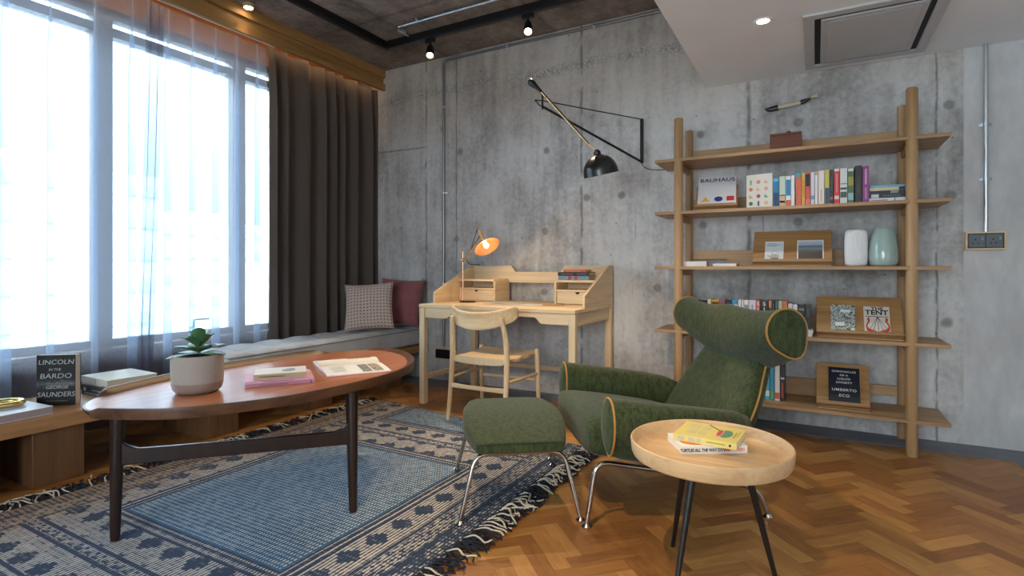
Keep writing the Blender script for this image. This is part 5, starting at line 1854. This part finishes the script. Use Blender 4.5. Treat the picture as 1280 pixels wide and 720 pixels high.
p0 = (-2.052, 1.429)
flat_book('lower pink book under the other pink book on the coffee table', 0.270, 0.200, 0.0120, '#b97f90', (*p0, za), ra, bands=((0.2, 0.6, '#8d5a6a'), (0.93, 0.95, '#7c3f50')), cover=plain('#b97f90', 0.5))
p1 = along(p0, ra, -0.004, 0.004)
flat_book('upper pink book under the pale paperback on the coffee table', 0.270, 0.200, 0.0105, '#d59fb3', (*p1, za + 0.0125), R(54.5), bands=((0.25, 0.7, '#a8748a'),), cover=plain('#d9a3b8', 0.5))
p2 = along(p0, ra, 0.029, 0.027)
o = flat_book('pale cream paperback with a grey picture lying on the pink books', 0.207, 0.147, 0.0235, '#dcd8d0', (*p2, za + 0.0235), R(51), bands=((0.0, 1.0, '#b79f80', 1), (0.1, 0.6, '#a58b6a')), cover=plain('#dedbd6', 0.5))
MB().prism([(0.112, 0.036), (0.147, 0.031), (0.165, 0.062), (0.156, 0.107), (0.129, 0.103), (0.107, 0.071)], 0.0116, 0.0122, 'x', Matrix.Rotation(0, 4, 'Z') @ Matrix(((-1, 0, 0, 0), (0, 0, 1, 0), (0, 1, 0, 0), (0, 0, 0, 1)))).build('cover_print', plain('#8d979e', 0.5), o)

# open magazine
t = thing('open_magazine', 'open illustrated magazine lying on the coffee table', 'magazine', (-2.114, 1.864, 0.5556), R(57))
t.scale = (0.89, 0.89, 0.89)
MB().prism([(0, -0.250), (0.335, -0.250), (0.335, 0.262), (0, 0.262)], 0.0, 0.0025).build('cover', plain('#cf6f73', 0.5), t)


def page(sgn, wdt, bulge, th):
    rr = []
    for i in range(15):
        q = i / 14
        y = sgn * wdt * q
        z = 0.0026 + th * (0.5 + 0.5 * (1 - q)) + bulge * math.sin(math.pi * min(1, q * 1.15)) ** 0.8 * (1 - q * 0.6)
        if i == 0:
            z = 0.0035
        rr.append([(0.003, y, 0.0026), (0.003, y, z), (0.332, y, z), (0.332, y, 0.0026)])
    return MB().loft(rr)


page(-1, 0.246, 0.004, 0.012).build('page_block', plain('#dfddd8', 0.7), t, smooth=True, angle=30)
page(1, 0.255, 0.026, 0.010).build('page_block', plain('#e3d9cc', 0.7), t, smooth=True, angle=30)


def page_pic(x0, x1, y0, y1, mat, dz=0.0):
    def fz(y):
        sgn = 1 if y > 0 else -1
        wdt, bulge, th = (0.255, 0.026, 0.010) if sgn > 0 else (0.246, 0.004, 0.012)
        q = abs(y) / wdt
        return 0.0026 + th * (0.5 + 0.5 * (1 - q)) + bulge * math.sin(math.pi * min(1, q * 1.15)) ** 0.8 * (1 - q * 0.6) + 0.0008 + dz
    g = MB().grid(lambda u, v: (x0 + (x1 - x0) * u, y0 + (y1 - y0) * v, fz(y0 + (y1 - y0) * v)), 2, 12)
    return g.build('page_print', mat, t, smooth=True)


def grain_mat(name, a, b, sc):
    k = Nodes(name)
    n = k.noise(k.coord(), sc, 4, 0.7)
    return k.base(k.ramp(n, [(0.4, a), (0.6, b)]), 0.6)


page_pic(0.170, 0.305, 0.085, 0.170, grain_mat('garden_picture', '#6c7a35', '#b3a765', 60))
page_pic(0.190, 0.240, -0.225, -0.040, grain_mat('facade_picture', '#40424a', '#9a9890', 70))
page_pic(0.248, 0.300, -0.225, -0.040, grain_mat('street_picture', '#585048', '#b3a595', 60))
for i in range(6):
    page_pic(0.045 + 0.0, 0.115, -0.06 - 0.026 * i, -0.052 - 0.026 * i, plain('#b9b6b2', 0.7))

# side table books
SPINE_ROT = Matrix(((0, -1, 0), (0, 0, -1), (1, 0, 0))).to_euler()
zt_ = 0.4358
pa = (-0.385, 1.845)
aa = R(32)
o = flat_book('white paperback with orange cover art on the round tray table', 0.220, 0.150, 0.025, '#e4e4e2', (*pa, zt_), aa)
text('TURTLES ALL THE WAY DOWN', 0.0145, BLACKM, o, (0.0006, -0.0007, 0.076), SPINE_ROT, sx=0.80, bold=0.0003)
text('JOHN GREEN', 0.0145, plain('#e0662a', 0.5), o, (0.0006, -0.0007, 0.176), SPINE_ROT, sx=0.80)
MB().prism(circle(0.055, 0.050, 0.044, 24, 0.036), -0.0136, -0.0129, 'x', Matrix(((1, 0, 0, 0), (0, 0, 1, 0), (0, 1, 0, 0), (0, 0, 0, 1)))).build('cover_print', plain('#e07a2c', 0.5), o)
pb = (-0.429, 1.905)
o = flat_book('yellow paperback with a green cup on its cover, on the white paperback', 0.242, 0.158, 0.022, '#e3c84e', (*pb, zt_ + 0.0255), R(-4), cover=plain('#d8c673', 0.5))
o.scale = (1, 1.13, 0.85)
MX = Matrix(((1, 0, 0, 0), (0, 0, 1, 0), (0, 1, 0, 0), (0, 0, 0, 1)))      # prism plane -> cover plane
GREY = plain('#b3b5a2', 0.6)
# raised lettering blocks of the title, two lines, read along the short side
for y0, y1, spans in ((0.030, 0.072, ((0.040, 0.078), (0.086, 0.118))), (0.086, 0.138, ((0.030, 0.078), (0.086, 0.120)))):
    for x0, x1 in spans:
        n_ = 4
        for i in range(n_):
            xa = x0 + (x1 - x0) * i / n_
            MB().prism([(y0, xa), (y1, xa + 0.002), (y1, xa + (x1 - x0) / n_ * 0.55), (y0, xa + (x1 - x0) / n_ * 0.5)], -0.0114, -0.0109, 'x').build('cover_print', GREY, o)
MB().prism(circle(0.076, 0.182, 0.040, 28, 0.026), -0.0114, -0.0109, 'x').build('cover_print', plain('#5c8f6c', 0.5), o)
MB().prism(circle(0.076, 0.160, 0.040, 28, 0.013), -0.0119, -0.0115, 'x').build('cover_print', plain('#cfa9ae', 0.5), o)
MB().prism(circle(0.076, 0.160, 0.032, 28, 0.009), -0.0123, -0.0120, 'x').build('cover_print', plain('#c8453f', 0.5), o)
MB().tube([(-0.0122, 0.095, 0.158), (-0.0122, 0.148, 0.098)], 0.0015, 6).build('cover_print', plain('#3a3328', 0.5), o)
for y0 in (0.045, 0.062):
    MB().box(-0.0113, -0.0109, y0, y0 + 0.06, 0.214 if y0 < 0.05 else 0.226, 0.221 if y0 < 0.05 else 0.229).build('cover_print', plain('#a8994a', 0.5), o)
for x0, x1 in ((0.018, 0.045), (0.060, 0.085), (0.092, 0.108)):
    MB().box(-0.006, 0.006, -0.0006, 0.0002, x0, x1).build('spine_print', GREY, o)
MB().box(-0.0015, 0.0015, -0.0006, 0.0002, 0.130, 0.200).build('spine_print', plain('#8f7f38', 0.5), o)
MB().prism([(0.0045 * math.cos(a), 0.218 + 0.0045 * math.sin(a)) for a in [2 * math.pi * i / 16 for i in range(16)]], -0.0006, 0.0002, 'y').build('spine_print', plain('#2b281c', 0.5), o)

# bench: standing book
zb = 0.3355
Mw = Matrix.Translation((-3.482, 1.360, zb)) @ Matrix.Rotation(R(40), 4, 'Z')
b = booklet('black hardback titled LINCOLN IN THE BARDO standing on the window bench', 0.178, 0.262, 0.046, NIGHT, Mw)
SILV = plain('#b9bcbd', 0.5)
for s_, x_, z_, q, w_ in (('LINCOLN', 0.0, 0.224, 0.034, 1.12), ('IN THE', -0.006, 0.186, 0.018, 1.0), ('BARDO', -0.002, 0.152, 0.036, 1.2), ('GEORGE', 0.004, 0.094, 0.024, 1.1), ('SAUNDERS', 0.0, 0.056, 0.036, 0.98)):
    text(s_, q, SILV, b, (x_, -0.0466, z_), FACE, sx=w_, shear=0.12)
MB().box(-0.045, 0.052, -0.0470, -0.0462, 0.021, 0.025).build('cover_print', plain('#6f6258', 0.6), b)
# bench: stack of flat books
z = zb
p0 = (-3.655, 1.522)
for i, (lb, ln, dp, th, c_, bn) in enumerate((
        ('dark slate flat book at the bottom of the bench stack', 0.305, 0.245, 0.020, '#2b3642', ((0.1, 0.7, '#9fb0bb'),)),
        ('dark navy flat book second from the bottom of the bench stack', 0.305, 0.245, 0.022, '#222d3a', ((0.08, 0.16, '#c9d3da'), (0.35, 0.85, '#93a3b0'))),
        ('brown flat book in the middle of the bench stack', 0.300, 0.245, 0.014, '#5a3d36', ()),
        ('thin pale grey flat book second from the top of the bench stack', 0.298, 0.240, 0.012, '#b9c0c3', ((0.7, 0.85, '#6f787d'),)),
        ('thick cream flat book on top of the bench stack', 0.305, 0.255, 0.036, '#d9d4c2', ((0.55, 0.56, '#8f8a7a'),)))):
    flat_book(lb, ln, dp, th - 0.0006, c_, (p0[0] + 0.003 * (i % 2), p0[1] - 0.002 * (i % 3), z), R(-1.5 if i == 4 else 1), 'flat books stacked on the bench', bn, pages=plain('#cfc4ae', 0.8))
    z += th
# bench: white book with golden links
o = flat_book('large white flat book at the left end of the bench', 0.33, 0.335, 0.036, '#dfe3e6', (-3.612, 1.222, zb), R(-86), pages=plain('#a8989a', 0.8))
t = thing('chain_ornament', 'golden chain-link ornament lying on the large white bench book', 'ornament', (-3.452, 1.105, zb + 0.0365))


def link(cx_, cy_, rx, ry, ang, tilt, z, r=0.0135):
    M_ = Matrix.Translation((cx_, cy_, z)) @ Matrix.Rotation(ang, 4, 'Z') @ Matrix.Rotation(tilt, 4, 'X')
    MB().tube([M_ @ Vector((rx * math.cos(a), ry * math.sin(a), 0)) for a in [2 * math.pi * i / 36 for i in range(36)]], r, 14, loop=True).build('link', GOLD, t, smooth=True)


link(0.0, 0.0, 0.078, 0.046, R(70), R(4), 0.019)
link(0.0, -0.095, 0.070, 0.046, R(95), R(32), 0.042)
link(0.02, -0.185, 0.078, 0.046, R(70), R(-2), 0.019)

# papers and a pen on the desk
t = thing('magazine', 'white magazine lying on the desktop right of the desk lamp', 'magazine', (-2.13, 3.70, 0.7725), R(8))
MB().box(-0.15, 0.15, -0.105, 0.105, 0, 0.004).build('pages', plain('#e0dedb', 0.7), t)
MB().box(-0.13, 0.02, -0.08, 0.06, 0.0042, 0.0047).build('page_print', grain_mat('magazine_picture', '#9aa3ab', '#d2cfc9', 40), t)
t = thing('paper_sheet', 'white paper sheet lying on the desktop behind the chair back', 'paper', (-1.86, 3.66, 0.7725), R(-14))
MB().box(-0.105, 0.105, -0.075, 0.075, 0, 0.0012).build('sheet', plain('#e6e3de', 0.8), t)
t = thing('pencil', 'wooden pencil lying on the desktop beside the paper', 'pencil', (-1.69, 3.66, 0.7765), R(25))
MB().tube([(-0.08, 0, 0), (0.07, 0, 0)], 0.0038, 6).build('shaft', plain('#b89055', 0.5), t)
MB().tube([(0.07, 0, 0), (0.085, 0, 0)], [0.0037, 0.0006], 6).build('tip', plain('#3a332c', 0.5), t)
# books on the hutch
z = 0.9585
GD = 'books lying on the desk hutch'
for lb, ln, dp, th, c_, bn, dx in (('blue flat book with two red squares on its spine on the desk hutch', 0.245, 0.165, 0.030, '#7d9cab', ((0.33, 0.43, '#c3474f'), (0.54, 0.64, '#c3474f')), 0.0),
                                   ('dark patterned flat book between the blue and red ones on the hutch', 0.252, 0.165, 0.030, '#2b2a30', ((0.1, 0.5, '#6b5b5f'), (0.6, 0.9, '#54606a')), -0.004),
                                   ('thin coral-red flat book on top of the hutch books', 0.180, 0.14, 0.018, '#c9524a', ((0.1, 0.75, '#e08a80'),), 0.045)):
    flat_book(lb, ln, dp, th - 0.0006, c_, (-1.752 + dx, 3.885, z), R(4), GD, bn, pages=plain('#c9b894', 0.8))
    z += th
